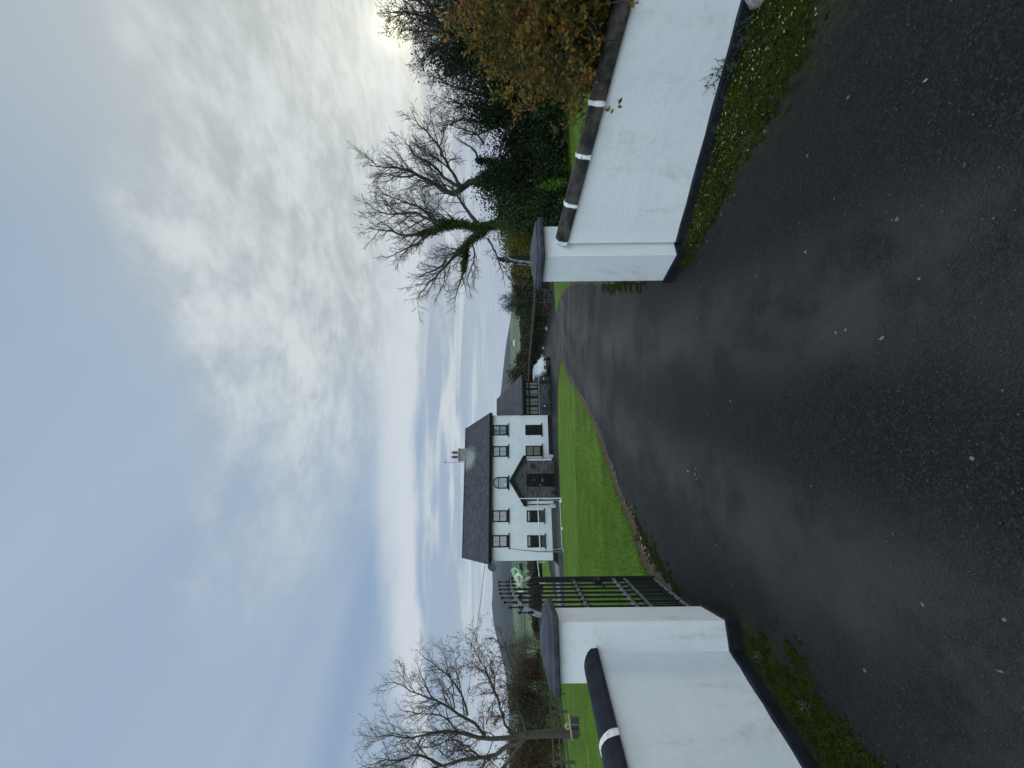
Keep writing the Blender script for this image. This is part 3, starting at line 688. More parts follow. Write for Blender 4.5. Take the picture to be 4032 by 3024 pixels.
def swept_wall(label, A, B, hA, hB, thick, back, copmat, tiles, seed, z0=-0.085):
    """rendered wall from A to B with half-round coping tiles; 'back' = +1 if the wall body lies to the left of A->B"""
    A = Vector((*A, 0)); B = Vector((*B, 0)); d = B - A; L = d.length
    o = thing('garden_wall', label, 'wall', (A.x, A.y, z0), math.atan2(d.y, d.x))
    y0, y1 = (0, thick) if back > 0 else (-thick, 0)
    hA -= z0; hB -= z0
    w_ = MB(); n = 24; rings = []
    hh = lambda t: hA + (hB - hA) * t
    V = []
    w_.loft([[(L * i / n, y0, -0.1), (L * i / n, y1, -0.1), (L * i / n, y1, hh(i / n)), (L * i / n, y0, hh(i / n))] for i in range(n + 1)])
    w_.build('wall_body', M['wall'], o)
    p = MB(); e = 0.018
    yf = y0 - e if back > 0 else y1 + e
    yw = y0 - 0.002 if back > 0 else y1 + 0.002
    yi = y0 + 0.05 if back > 0 else y1 - 0.05
    p.loft([[(L * i / n, yi, -0.1), (L * i / n, yf, -0.1), (L * i / n, yf, 0.072 + 0.004 * math.sin(i * 1.7)), (L * i / n, yw, 0.085 + 0.003 * math.sin(i * 2.3)), (L * i / n, yi, 0.085)] for i in range(n + 1)])
    p.build('plinth', M['black'], o)
    yc = (y0 + y1) / 2; rw = thick / 2 + 0.035; rh = 0.105
    def arc(x, g=1.0, dz=0.0):
        return [(x, yc + rw * g * math.cos(a), hh(x / L) - 0.012 + dz + rh * g * math.sin(a)) for a in [math.pi * k / 12 for k in range(13)]]
    for a, b_ in zip(tiles[:-1], tiles[1:]):
        c = MB(); m = 6
        c.loft([arc(a + 0.002 + (b_ - a - 0.004) * i / m, 1.0 + 0.01 * math.sin(i)) for i in range(m + 1)])
        c.build('coping_tile', copmat, o, smooth=False)
    rr = random.Random(seed)
    for a in tiles[:4]:
        c = MB()
        wv = [rr.uniform(0.012, 0.022) for _ in range(13)]
        ring = lambda x, g, sgn: [(x + sgn * wv[k], yc + rw * g * math.cos(math.pi * k / 12), hh(x / L) - 0.012 + rh * g * math.sin(math.pi * k / 12)) for k in range(13)]
        c.loft([ring(a, 1.0, -1), ring(a, 1.05 + rr.uniform(0, .02), -0.7), ring(a, 1.06, 0.7), ring(a, 1.0, 1)])
        c.build('mortar_joint', M['mortar'], o)
    return o
RW_A, RW_B = (1.36, 3.735), (4.55, 0.955)
Lr = math.dist(RW_A, RW_B)
swept_wall('white rendered wall dipping away from its pier, topped with weathered brown coping', RW_A, RW_B, 1.066, 0.30, 0.17, 1, M['coping_old'], [0.005, 0.345, 0.735, 1.10, 1.47, 1.86, 2.26, 2.68, 3.1, 3.5, Lr], 1)
LW_A, LW_B = (-2.005, 2.905), (-2.42, 0.90)
Ll = math.dist(LW_A, LW_B)
swept_wall('white rendered level wall topped with black painted coping', LW_A, LW_B, 0.995, 0.99, 0.17, -1, M['coping_new'], [0.005, 0.60, 1.07, 1.53, Ll], 2)
# mortar collars where the coping dies into each pier
def collar(parent_pos, ang, label): pass

# ------------------------------------------------------------------ wrought iron gates
def gate(label, hinge, ang, length, full=True):
    """leaf in local x (from hinge) and z; swan-neck top rising to the free stile"""
    o = thing('entrance_gate', label, 'gate', (hinge[0], hinge[1], -0.085), ang)
    L = length; top = lambda x: 1.245 + 0.485 * (1 - math.exp(-4.5 * max(0, x / L)))
    st = MB()
    st.box(-0.022, 0.022, -0.022, 0.022, 0.04, top(0) + 0.02); st.build('hinge_stile', M['iron'], o)
    st = MB(); st.box(L - 0.025, L + 0.025, -0.022, 0.022, 0.04, top(L) + 0.02); st.build('lock_stile', M['iron'], o)
    for z in (0.055, 0.40, 0.53):
        r_ = MB(); r_.box(0.022, L - 0.025, -0.013, 0.013, z - 0.014, z + 0.014); r_.build('rail', M['iron_highlight'], o)
    m_ = MB(); m_.box(0.022, L - 0.025, -0.011, 0.011, 0.985, 1.010); m_.build('rail', M['iron_highlight'], o)
    tr = MB(); n = 20
    tr.loft([[(x, -0.024, top(x) - 0.006), (x, 0.024, top(x) - 0.006), (x, 0.024, top(x) + 0.010), (x, -0.024, top(x) + 0.010)] for x in [0.022 + (L - 0.047) * i / n for i in range(n + 1)]])
    tr.build('top_rail', M['iron_highlight'], o)
    nb = 9
    for i in range(nb):
        x = L * (i + 0.6) / (nb + 0.25)
        b = MB(); t_ = top(x)
        b.lathe([(0.0115, 0.06), (0.0115, t_ + 0.03)], (x, 0, 0), 8)
        b.build('bar', M['iron'], o)
        k = MB()
        for zc in (0.965, 0.9975, 1.03): k.lathe([(0.010, zc - 0.014), (0.019, zc - 0.006), (0.019, zc + 0.006), (0.010, zc + 0.014)], (x, 0, 0), 8)
        k.build('knuckle', M['iron'], o)
        f = MB(); f.lathe([(0.012, t_ + 0.012), (0.017, t_ + 0.022), (0.008, t_ + 0.034), (0.016, t_ + 0.046), (0.006, t_ + 0.06), (0.006, t_ + 0.115), (0.013, t_ + 0.125), (0.013, t_ + 0.14), (0.002, t_ + 0.148)], (x, 0, 0), 8)
        f.build('finial', M['iron'], o)
        if i < nb - 1:
            xm = L * (i + 1.1) / (nb + 0.25)
            db = MB(); db.lathe([(0.007, 0.06), (0.007, 0.40)], (xm, 0, 0), 8); db.build('dog_bar', M['iron'], o)
            rg = MB(); rg.tube([(xm + 0.047 * math.cos(a), 0, 0.465 + 0.047 * math.sin(a)) for a in [2 * math.pi * q / 16 for q in range(17)]], 0.006, 6)
            rg.build('ring', M['iron'], o)
    l_ = MB(); l_.box(L - 0.17, L - 0.02, -0.03, 0.03, 0.70, 0.78); l_.box(L - 0.30, L - 0.17, -0.012, 0.012, 0.69, 0.715); l_.tube([(L - 0.17, -0.02, 0.74), (L - 0.19, -0.06, 0.74), (L - 0.28, -0.06, 0.735)], 0.01, 6)
    l_.build('latch', M['iron'], o)
    return o
gL_h = Vector((-2.045, 3.30, 0)); gL_f = Vector((-2.29, 4.50, 0)); dgl = gL_f - gL_h
gate_l = gate('open black barred gate tied with two ribbon bows', gL_h, math.atan2(dgl.y, dgl.x), dgl.length)
gR_h = Vector((1.30, 4.20, 0)); gR_f = Vector((1.80, 5.45, 0)); dgr = gR_f - gR_h
gate('open black barred gate seen edge on above the capstone of the swept wall', gR_h, math.atan2(dgr.y, dgr.x), dgr.length)

def bow(label, pos, ang, matl, sc, seed):
    """a tied fabric bow: two loops, knot and tails"""
    o = thing('ribbon_bow', label, 'bow', pos, ang)
    r = random.Random(seed)
    def strip(pts, wd, name):
        b = MB(); F = []; V = []
        pts = [Vector(p) * sc for p in pts]
        for i, p in enumerate(pts):
            t_ = pts[min(i + 1, len(pts) - 1)] - pts[max(i - 1, 0)]
            n_ = Vector((0, 1, 0.5 * math.sin(i * 1.3 + seed))).normalized(); s_ = t_.normalized().cross(n_).normalized() * wd * sc * (0.45 + 0.55 * math.sin(math.pi * (i + 0.6) / len(pts)))
            wv = n_ * 0.02 * sc * math.sin(i * 2.1)
            V += [p - s_ + wv, p + wv + n_ * 0.012 * sc, p + s_ - wv]
        for i in range(len(pts) - 1):
            for k in range(2): F.append((i * 3 + k, i * 3 + k + 1, i * 3 + k + 4, i * 3 + k + 3))
        b.add(V, F); q = b.build(name, matl, o, smooth=True)
        sd_ = q.modifiers.new('thick', 'SOLIDIFY'); sd_.thickness = 0.004
    for sgn in (-1, 1):
        strip([(0, 0, 0), (sgn * 0.05, -0.02, 0.035), (sgn * 0.11, -0.05, 0.06), (sgn * 0.16, -0.05, 0.03), (sgn * 0.15, -0.01, -0.02), (sgn * 0.09, 0.01, -0.03), (0.01 * sgn, 0, -0.01)], 0.045, 'bow_loop')
        strip([(0, -0.01, 0), (sgn * 0.04, -0.03, -0.06), (sgn * 0.09, -0.02, -0.11), (sgn * 0.12, -0.03, -0.17)], 0.034, 'tail')
    k = MB(); k.lathe([(0.004, -0.03), (0.028, -0.018), (0.032, 0), (0.028, 0.018), (0.004, 0.03)], (0, -0.015, 0), 10); k.build('knot', matl, o, smooth=True)
def gate_at(t, z, off=-0.04):
    p = gL_h + dgl * t; n_ = Vector((dgl.y, -dgl.x, 0)).normalized()
    return p + n_ * 0.045 + Vector((0, 0, z))
bow('mint green ribbon bow at the free end of the open gate', gate_at(0.90, 1.555), math.atan2(dgl.y, dgl.x) + 0.9, M['ribbon_green'], 0.78, 1)
bow('cream ribbon bow beside the mint one on the open gate', gate_at(0.72, 1.53), math.atan2(dgl.y, dgl.x) + 1.1, M['ribbon_cream'], 0.66, 2)

# ------------------------------------------------------------------ the house
HA = R(18.0); HZ = -2.03
house = thing('farmhouse', 'white two storey house with slate roof, stone porch and low sunroom', 'house', (-14.94, 32.5, HZ), HA)
HM = Matrix.Translation((-14.94, 32.5, HZ)) @ Matrix.Rotation(HA, 4, 'Z')
W, D, EV = 12.56, 8.8, 5.62
b = MB()
b.prism([(0, 0), (W, 0), (W, EV), (0, EV)], 0, D)
b.prism([(0.01, EV - 0.4), (0.3, EV - 0.4), (0.3, EV), (0.01, EV)], 0.02, 0.3)
walls = b
for x0 in (0.0, W - 0.3):
    walls.add([(x0, 0, EV), (x0 + 0.3, 0, EV), (x0 + 0.3, D / 2, 8.35), (x0, D / 2, 8.35), (x0, D, EV), (x0 + 0.3, D, EV)], [(0, 1, 2, 3), (3, 2, 5, 4), (0, 3, 4), (1, 5, 2)])
walls.build('wall', M['house'], house)
b = MB(); b.box(-0.025, W + 0.025, -0.025, D, -0.25, 0.31); b.build('plinth', M['black'], house)
# roof: two slopes with real thickness; right verge set in a little
b = MB()
xl, xr = -0.24, W + 0.22; ye, yr = -0.32, D / 2; ze, zr = EV + 0.12, 8.50
rx0, rx1 = -0.24, W - 0.25
th = 0.10
V = [(xl, ye, ze), (xr, ye, ze), (rx1, yr, zr), (rx0, yr, zr), (xl, D + 0.32, ze), (xr, D + 0.32, ze)]
V += [(x, y, z - th) for x, y, z in V]
b.add(V, [(0, 1, 2, 3), (3, 2, 5, 4), (1, 5, 2), (0, 3, 4), (7, 6, 9, 8), (8, 9, 10, 11), (0, 6, 7, 1), (4, 5, 11, 10), (1, 7, 11, 5), (0, 4, 10, 6)])
roof = b.build('roof', M['slate'], house)
b = MB(); b.box(xl + .01, xr - .01, ye - 0.03, ye + 0.005, ze - 0.25, ze - 0.012); b.box(xl + .01, xr - .01, ye + 0.005, -0.002, ze - 0.25, ze - 0.22)
fas = b.build('fascia', M['fascia'], house)
b = MB(); b.tube([(xl, ye - 0.085, ze - 0.03), (xr, ye - 0.085, ze - 0.03)], 0.058, 8); b.build('gutter', M['fascia'], house)
b = MB(); b.tube([(rx0, yr, zr + 0.02), (rx1, yr, zr + 0.02)], 0.075, 8); b.build('ridge_tile', M['slate2'], roof)
b = MB(); b.tube([(W + 0.05, -0.36, ze - 0.1), (W + 0.0, -0.1, ze - 0.42), (W - 0.03, -0.06, ze - 0.5), (W - 0.03, -0.06, 0.25)], 0.035, 8); b.build('downpipe', M['white_metal'], house)
b = MB(); b.box(12.0, 12.34, -0.09, 0, 5.36, 5.54); b.build('alarm_box', M['cream'], house, bevel=0.02)

def window(x0, x1, z0, z1, pane, kind='sash', y=0.0, parent=house):
    """dark painted surround, sill, sashes and panes"""
    f = MB(); s_ = 0.11
    f.box(x0, x1, y - 0.02, y + 0.06, z1 - s_, z1); f.box(x0, x0 + s_, y - 0.02, y + 0.06, z0, z1 - s_); f.box(x1 - s_, x1, y - 0.02, y + 0.06, z0, z1 - s_)
    f.box(x0 + s_, x1 - s_, y - 0.018, y + 0.06, z0, z0 + 0.17)
    o = f.build('window', M['frame'], parent)
    g = MB(); g.box(x0 + s_, x1 - s_, y - 0.004, y + 0.02, z0 + 0.17, z1 - s_); g.build('pane', pane, o)
    m_ = MB(); zc = (z0 + 0.17 + z1 - s_) / 2 + (0.02 if kind != 'low' else 0.12)
    m_.box(x0 + s_, x1 - s_, y - 0.016, y - 0.004, zc - 0.045, zc + 0.045)
    m_.box((x0 + x1) / 2 - 0.009, (x0 + x1) / 2 + 0.009, y - 0.012, y - 0.004, z0 + 0.17, zc - 0.032); m_.box((x0 + x1) / 2 - 0.009, (x0 + x1) / 2 + 0.009, y - 0.012, y - 0.004, zc + 0.032, z1 - s_)
    m_.build('glazing_bar', M['frame'], o)
    sl = MB(); sl.box(x0 - 0.14, x1 + 0.14, y - 0.11, y + 0.02, z0 - 0.09, z0 - 0.001); sl.build('sill', M['frame'], o, bevel=0.006)
    return o
for x0, pn in ((1.05, M['glass_grey']), (3.08, M['glass_grey']), (8.71, M['glass_pale']), (10.68, M['glass_pale'])):
    window(x0, x0 + 0.99, 4.08, 5.47, pn)
wn = window(1.02, 2.00, 0.97, 2.47, M['glass_dark'], 'low'); window(3.04, 4.03, 0.97, 2.47, M['glass_dark'], 'low')
window(8.72, 9.70, 0.95, 2.44, M['glass_olive']); window(10.68, 11.65, 0.95, 2.44, M['glass_dark'])
# lace hanging in the lower left windows
for x0 in (1.10, 3.12):
    lc = MB(); n = 14
    for i in range(n): lc.box(x0 + 0.82 * i / n, x0 + 0.82 * (i + 0.8) / n, -0.009, -0.006, 2.22 + 0.05 * math.sin(i * 2.4), 2.38)
    lc.build('lace_curtain', M['net'], wn if x0 < 2 else house)
# arched stair window
x0, x1, z0, zs = 5.91, 6.91, 4.08, 4.92
cx = (x0 + x1) / 2
def arch_poly(r, z_bot): return [(cx - r, z_bot), (cx + r, z_bot)] + [(cx + r * math.cos(a), zs + r * math.sin(a) * 0.98) for a in [math.pi * k / 14 for k in range(15)]]
f = MB()
oute = arch_poly(0.52, z0); inn = arch_poly(0.425, z0 + 0.12)
n = len(oute)
V = [(x, -0.02, z) for x, z in oute] + [(x, -0.02, z) for x, z in inn] + [(x, 0.05, z) for x, z in oute] + [(x, 0.05, z) for x, z in inn]
F = []
for i in range(n):
    k = (i + 1) % n
    F += [(i, k, n + k, n + i), (2 * n + k, 2 * n + i, 3 * n + i, 3 * n + k), (i, 2 * n + i, 2 * n + k, k), (n + k, 3 * n + k, 3 * n + i, n + i)]
f.add(V, F); o = f.build('window', M['frame'], house)
g = MB(); g.prism(arch_poly(0.445, z0 + 0.085), -0.004, 0.02); g.build('pane', M['glass_pale'], o)
m_ = MB(); m_.box(cx - 0.44, cx + 0.44, -0.016, -0.004, zs - 0.035, zs + 0.035); m_.build('glazing_bar', M['frame'], o)
sl = MB(); sl.box(x0 - 0.14, x1 + 0.14, -0.11, 0.02, z0 - 0.09, z0 - 0.001); sl.build('sill', M['frame'], o)
ny = MB(); ny.box(6.16, 6.30, -0.012, -0.005, 4.18, 4.46); ny.build('window_ornament', M['white_plastic'], o)
# chimney
b = MB(); b.box(8.92, 10.12, D / 2 - 0.35, D / 2 + 0.35, 7.95, 9.12); ch = b.build('chimney', M['cement'], roof)
b = MB(); b.loft([[(8.85, D / 2 - .42, 9.12), (10.19, D / 2 - .42, 9.12), (10.19, D / 2 + .42, 9.12), (8.85, D / 2 + .42, 9.12)], [(8.85, D / 2 - .42, 9.18), (10.19, D / 2 - .42, 9.18), (10.19, D / 2 + .42, 9.18), (8.85, D / 2 + .42, 9.18)], [(9.1, D / 2 - .2, 9.27), (9.95, D / 2 - .2, 9.27), (9.95, D / 2 + .2, 9.27), (9.1, D / 2 + .2, 9.27)]])
b.build('chimney_cap', M['cement'], roof)
for x in (9.30, 9.76):
    b = MB(); b.lathe([(0.15, 9.2), (0.13, 9.62), (0.17, 9.64), (0.17, 9.70), (0.13, 9.72), (0.12, 9.78)], (x, D / 2, 0), 12); b.build('chimney_pot', M['terracotta'], roof, smooth=False)
    b = MB(); b.lathe([(0.15, 9.80), (0.11, 9.88), (0.01, 10.06)], (x, D / 2, 0), 10); b.build('pot_cowl', M['metal'], roof)
b = MB(); b.tube([(8.77, D / 2, 8.72), (8.77, D / 2, 10.75)], 0.025, 6); b.tube([(8.77, D / 2, 9.0), (8.93, D / 2, 9.0)], 0.015, 5); b.tube([(8.77, D / 2, 8.75), (8.93, D / 2, 8.75)], 0.015, 5)
b.tube([(8.59, D / 2, 10.58), (8.99, D / 2, 10.58)], 0.014, 5); b.tube([(8.63, D / 2, 10.5), (8.95, D / 2, 10.5)], 0.012, 5)
for x in (8.61, 8.70, 8.84, 8.93): b.tube([(x, D / 2, 10.45), (x, D / 2, 10.66)], 0.008, 4)
b.build('aerial', M['metal'], roof)
# satellite dish on the left gable eave
b = MB()
prof = [(0.02, 0.0), (0.16, 0.02), (0.28, 0.055), (0.36, 0.10)]
MD = Matrix.Translation((-0.40, -0.35, 5.42)) @ Matrix.Rotation(R(-28), 4, 'Z') @ Matrix.Rotation(R(72), 4, 'X')
rings = [[MD @ Vector((r_ * math.cos(2 * math.pi * j / 20), r_ * math.sin(2 * math.pi * j / 20) * 1.08, z)) for j in range(20)] for r_, z in prof]
b.loft(rings + [[p + (MD.to_3x3() @ Vector((0, 0, 0.012))) for p in r_] for r_ in rings[::-1]])
b.tube([MD @ Vector((0, -0.3, 0.06)), MD @ Vector((0, -0.1, 0.42))], 0.014, 5); b.tube([MD @ Vector((0, 0, 0)), (-0.1, -0.1, 5.35), (0.02, -0.02, 5.25)], 0.022, 6)
b.build('satellite_dish', M['bin'], house)
# porch
PX0, PX1, PY = 4.78, 8.20, -1.25
pc = (PX0 + PX1) / 2
b = MB(); b.prism([(PX0, -0.1), (PX1, -0.1), (PX1, 2.62), (pc, 3.72), (PX0, 2.62)], PY, 0.0)
porch = b.build('porch', M['stone'], house)
b = MB()
for sg, xe in ((-1, PX0 - 0.40), (1, PX1 + 0.40)):
    ze_, za = 2.70, 3.86
    b.add([(xe, PY - 0.28, ze_), (pc, PY - 0.28, za + 0.09), (pc, 0, za + 0.09), (xe, 0, ze_), (xe, PY - 0.28, ze_ - 0.10), (pc, PY - 0.28, za - 0.02), (pc, 0, za - 0.02), (xe, 0, ze_ - 0.10)],
          [(0, 1, 2, 3), (7, 6, 5, 4), (0, 4, 5, 1), (3, 2, 6, 7), (0, 3, 7, 4)])
b.build('porch_roof', M['slate'], porch)
for sg, xe in ((-1, PX0 - 0.42), (1, PX1 + 0.42)):
    b = MB(); b.add([(xe, PY - 0.30, 2.70), (pc, PY - 0.30, 3.96), (pc, PY - 0.30, 3.70), (xe, PY - 0.30, 2.46), (xe, PY - 0.26, 2.70), (pc, PY - 0.26, 3.96), (pc, PY - 0.26, 3.70), (xe, PY - 0.26, 2.46)],
        [(0, 1, 2, 3), (7, 6, 5, 4), (0, 4, 5, 1), (3, 2, 6, 7), (0, 3, 7, 4)])
    b.build('barge_board', M['fascia'], porch)
    b = MB(); xi = PX0 - 0.05 if sg < 0 else PX1 + 0.05
    b.box(min(xe, xi), max(xe, xi), PY - 0.24, PY + 0.02, 2.44, 2.60); b.build('soffit_box', M['fascia'], porch)
    b = MB(); xp = PX0 - 0.27 if sg < 0 else PX1 + 0.27
    b.tube([(xp, PY + 0.9, 2.5), (xp, PY + 0.9, 0.1)], 0.045, 8); b.build('downpipe', M['fascia'], porch)
    b = MB(); x_a, x_b = (PX0 - 0.16, PX0 - 0.002) if sg < 0 else (PX1 + 0.002, PX1 + 0.16)
    b.box(x_a, x_b, PY + 0.06, -0.003, 0.2, 2.46); b.build('side_wall', M['house'], porch)
dx0, dx1 = 6.02, 7.0
b = MB(); b.box(dx0 - 0.06, dx1 + 0.06, PY - 0.03, PY, 0.06, 2.46); fr = b.build('door_frame', M['frame'], porch)
b = MB(); b.box(dx0, dx1, PY - 0.055, PY - 0.03, 0.10, 2.40)
for zc0, zc1 in ((0.25, 0.95), (1.25, 2.2)):
    for xa in (dx0 + 0.12, dx0 + 0.54): b.box(xa, xa + 0.32, PY - 0.066, PY - 0.055, zc0, zc1)
door = b.build('door', M['door'], porch, bevel=0.004)
b = MB(); b.box(6.36, 6.68, PY - 0.085, PY - 0.066, 1.04, 1.13); b.build('letterbox', M['brass'], door)
b = MB(); b.box(6.07, 6.11, PY - 0.08, PY - 0.055, 1.10, 1.38); b.box(6.07, 6.22, PY - 0.10, PY - 0.08, 1.28, 1.32); b.build('handle', M['brass'], door)
b = MB(); b.lathe([(0.02, 1.74), (0.06, 1.80), (0.02, 1.88)], (6.53, PY - 0.085, 0), 8); b.build('knocker', M['brass'], door)
b = MB(); b.box(dx0 - 0.14, dx1 + 0.14, PY - 0.42, PY, -0.25, 0.05); b.build('door_step', M['black'], porch)
b = MB()
for k in range(3): b.tube([(7.72 + (0.20 - 0.03 * k) * math.cos(a), PY - 0.03 - 0.01 * k, 1.86 + (0.22 - 0.03 * k) * math.sin(a)) for a in [2 * math.pi * q / 14 for q in range(15)]], 0.025, 6)
b.box(7.66, 7.78, PY - 0.05, PY - 0.01, 1.66, 1.98); b.build('wall_plaque', M['dark_plastic'], porch)
# sunroom
SX0, SX1, SY0, SY1 = W + 0.02, 15.95, 0.02, 4.6
b = MB(); b.box(SX0, SX1, SY0, SY1, -0.3, 1.02); sun_r = b.build('sunroom', M['stone'], house)
b = MB(); b.box(SX0, SX1 + 0.06, SY0 - 0.07, SY1, 1.02, 1.09); b.build('sill', M['cement'], sun_r)
b = MB(); b.box(SX0, SX1 - 0.02, SY0 + 0.03, SY0 + 0.05, 1.09, 2.36); b.box(SX1 - 0.06, SX1 - 0.04, SY0 + 0.05, SY1, 1.09, 2.36); b.build('pane', M['glass_olive'], sun_r)
b = MB(); b.box(SX0 + 0.01, SX1 - 0.08, SY0 + 0.06, SY0 + 0.08, 1.09, 2.36); b.build('blind', M['cream'], sun_r)
fx = [SX0 + 0.02, SX0 + 0.78, SX0 + 1.04, SX0 + 1.72, SX0 + 2.34, SX0 + 2.62, SX0 + 3.30]
b = MB()
for x, wd in zip([SX0, SX0 + 0.80, SX0 + 1.66, SX0 + 2.50, SX1 - 0.1], (0.14, 0.20, 0.26, 0.20, 0.12)): b.box(x, x + wd, SY0 - 0.01, SY0 + 0.06, 1.09, 2.40)
for x in (SX0 + 0.42, SX0 + 1.25, SX0 + 2.05, SX0 + 2.95): b.box(x, x + 0.075, SY0, SY0 + 0.055, 1.09, 2.40)
for z0_, z1_ in ((1.09, 1.18), (1.90, 2.06), (2.26, 2.42)): b.box(SX0, SX1, SY0 - 0.005, SY0 + 0.058, z0_, z1_)
for y in (SY0 + 0.05, SY0 + 1.5, SY0 + 3.0): b.box(SX1 - 0.08, SX1, y, y + 0.1, 1.09, 2.40)
b.build('sunroom_frame', M['frame'], sun_r)
b = MB(); b.box(SX0, SX1 + 0.45, SY0 - 0.36, SY1 + 0.3, 2.42, 2.66); b.build('fascia', M['fascia'], sun_r)
b = MB(); ym = (SY0 + SY1) / 2 + 0.6
V = [(SX0, SY0 - 0.42, 2.63), (SX1 + 0.52, SY0 - 0.42, 2.63), (SX1 - 0.95, ym, 5.15), (SX0, ym, 5.15), (SX1 + 0.52, SY1 + 0.4, 2.63), (SX0, SY1 + 0.4, 2.63)]
V += [(x, y, z + 0.09) for x, y, z in V]
b.add(V, [(6, 7, 8, 9), (7, 10, 8), (9, 8, 10, 11), (3, 2, 1, 0), (2, 4, 1), (5, 4, 2, 3), (0, 1, 7, 6), (1, 4, 10, 7), (4, 5, 11, 10), (5, 3, 9, 11), (3, 0, 6, 9)])
b.build('sunroom_roof', M['slate2'], sun_r)
def on_house(s, n, h=0.0): return HM @ Vector((s, n, h))

# small things round the house
def wheelie_bin(label, s, n, rz):
    p = on_house(s, n); o = thing('wheelie_bin', label, 'bin', (p.x, p.y, float(gz(p.x, p.y))), HA + rz, 'bins by the sunroom wall')
    b = MB(); sq = lambda a, z, dy=0: [(-a, -a * 1.1 + dy, z), (a, -a * 1.1 + dy, z), (a, a * 1.1 + dy, z), (-a, a * 1.1 + dy, z)]
    b.loft([sq(0.21, 0.06), sq(0.28, 0.92)]); b.build('bin_body', M['bin'], o, bevel=0.02)
    b = MB(); b.loft([sq(0.30, 0.925), sq(0.30, 0.96), sq(0.22, 1.03)]); b.build('lid', M['dark_plastic'], o, bevel=0.01)
    b = MB(); b.tube([(-0.24, 0.36, 0.94), (0.24, 0.36, 0.94)], 0.018, 6); b.build('handle', M['dark_plastic'], o)
    for x in (-0.24, 0.24):
        b = MB(); b.tube([(x - 0.03, 0.24, 0.10), (x + 0.03, 0.24, 0.10)], 0.10, 12); b.build('wheel', M['rubber'], o)
    b = MB(); b.box(-0.06, 0.06, -0.305, -0.285, 0.60, 0.72); b.build('number_sticker', M['white_plastic'], o)
    return o
wheelie_bin('dark grey wheelie bin at the sunroom corner in front of the white car', 15.85, -0.75, 0.1)
wheelie_bin('dark grey wheelie bin against the sunroom wall near the white house wall', 13.25, -0.65, -0.08)
p = on_house(14.6, -0.5); o = thing('storage_box', 'low black box against the stone sunroom wall between the bins', 'box', (p.x, p.y, float(gz(p.x, p.y))), HA)
b = MB(); b.box(-0.26, 0.26, -0.2, 0.2, 0, 0.27); b.build('box_body', M['dark_plastic'], o, bevel=0.02); b = MB(); b.box(-0.28, 0.28, -0.22, 0.22, 0.27, 0.32); b.build('lid', M['bin'], o, bevel=0.01)

def plant_pot(name, label, pos, r_, h_, pm, lm, lsz, nleaf, seed, group=None):
    o = thing(name, label, 'potted plant', pos, 0, group)
    b = MB(); b.lathe([(r_ * 0.75, 0), (r_, h_ * 0.85), (r_ * 1.08, h_ * 0.86), (r_ * 1.08, h_), (r_ * 0.9, h_)], (0, 0, 0), 14); b.build('pot', pm, o)
    r2 = np.random.default_rng(seed); C = r2.normal(size=(nleaf, 3)) * (r_ * 0.8, r_ * 0.8, h_ * 0.35) + (0, 0, h_ * 1.35)
    V, F = leaves_np(C, lsz, r2, 0.6); mesh_np('foliage', V, F, lm, o)
    b = MB()
    for k in range(5): b.tube([(0, 0, h_ * 0.8), (r_ * 0.5 * math.cos(k * 1.3), r_ * 0.5 * math.sin(k * 1.3), h_ * 1.4)], 0.01, 5)
    b.build('stem', M['bark'], o)
    return o
def gpos(s, n): p = on_house(s, n); return (p.x, p.y, float(gz(p.x, p.y)))
plant_pot('plant_pot', 'small pot of red flowers right of the front door', gpos(7.55, PY - 0.35), 0.14, 0.20, M['dark_plastic'], M['rust_leaf'], 0.09, 240, 1)
plant_pot('plant_pot', 'small pot of red flowers left of the front door', gpos(5.45, PY - 0.35), 0.14, 0.22, M['dark_plastic'], M['rust_leaf'], 0.08, 150, 2)
for s_, lab in ((8.62, 'white tub at the house wall beneath a curtained window right of the door'), (4.42, 'white tub at the foot of the house wall behind the goal')):
    p = gpos(s_, -0.42); o = thing('white_tub', lab, 'tub', p, HA)
    b = MB(); b.lathe([(0.19, 0.0), (0.23, 0.44), (0.25, 0.45), (0.25, 0.5), (0.21, 0.5), (0.2, 0.42)], (0, 0, 0), 16); b.build('tub', M['white_plastic'], o)
p = gpos(6.9, -6.4); p = (p[0], p[1], p[2] + 0.04)
o = thing('lawn_planter', 'square black planter standing at the far edge of the lawn', 'planter', p, HA + 0.2)
b = MB(); b.box(-0.20, 0.20, -0.20, 0.20, 0, 0.36); b.build('planter_box', M['dark_plastic'], o, bevel=0.015)
b = MB(); b.box(-0.17, 0.17, -0.17, 0.17, 0.36, 0.375); b.build('soil', M['soil'], o)
C = np.random.default_rng(4).normal(size=(160, 3)) * (0.12, 0.12, 0.07) + (0, 0, 0.44); V, F = leaves_np(C, 0.08, np.random.default_rng(4), 0.6); mesh_np('foliage', V, F, M['weed_leaf'], o)

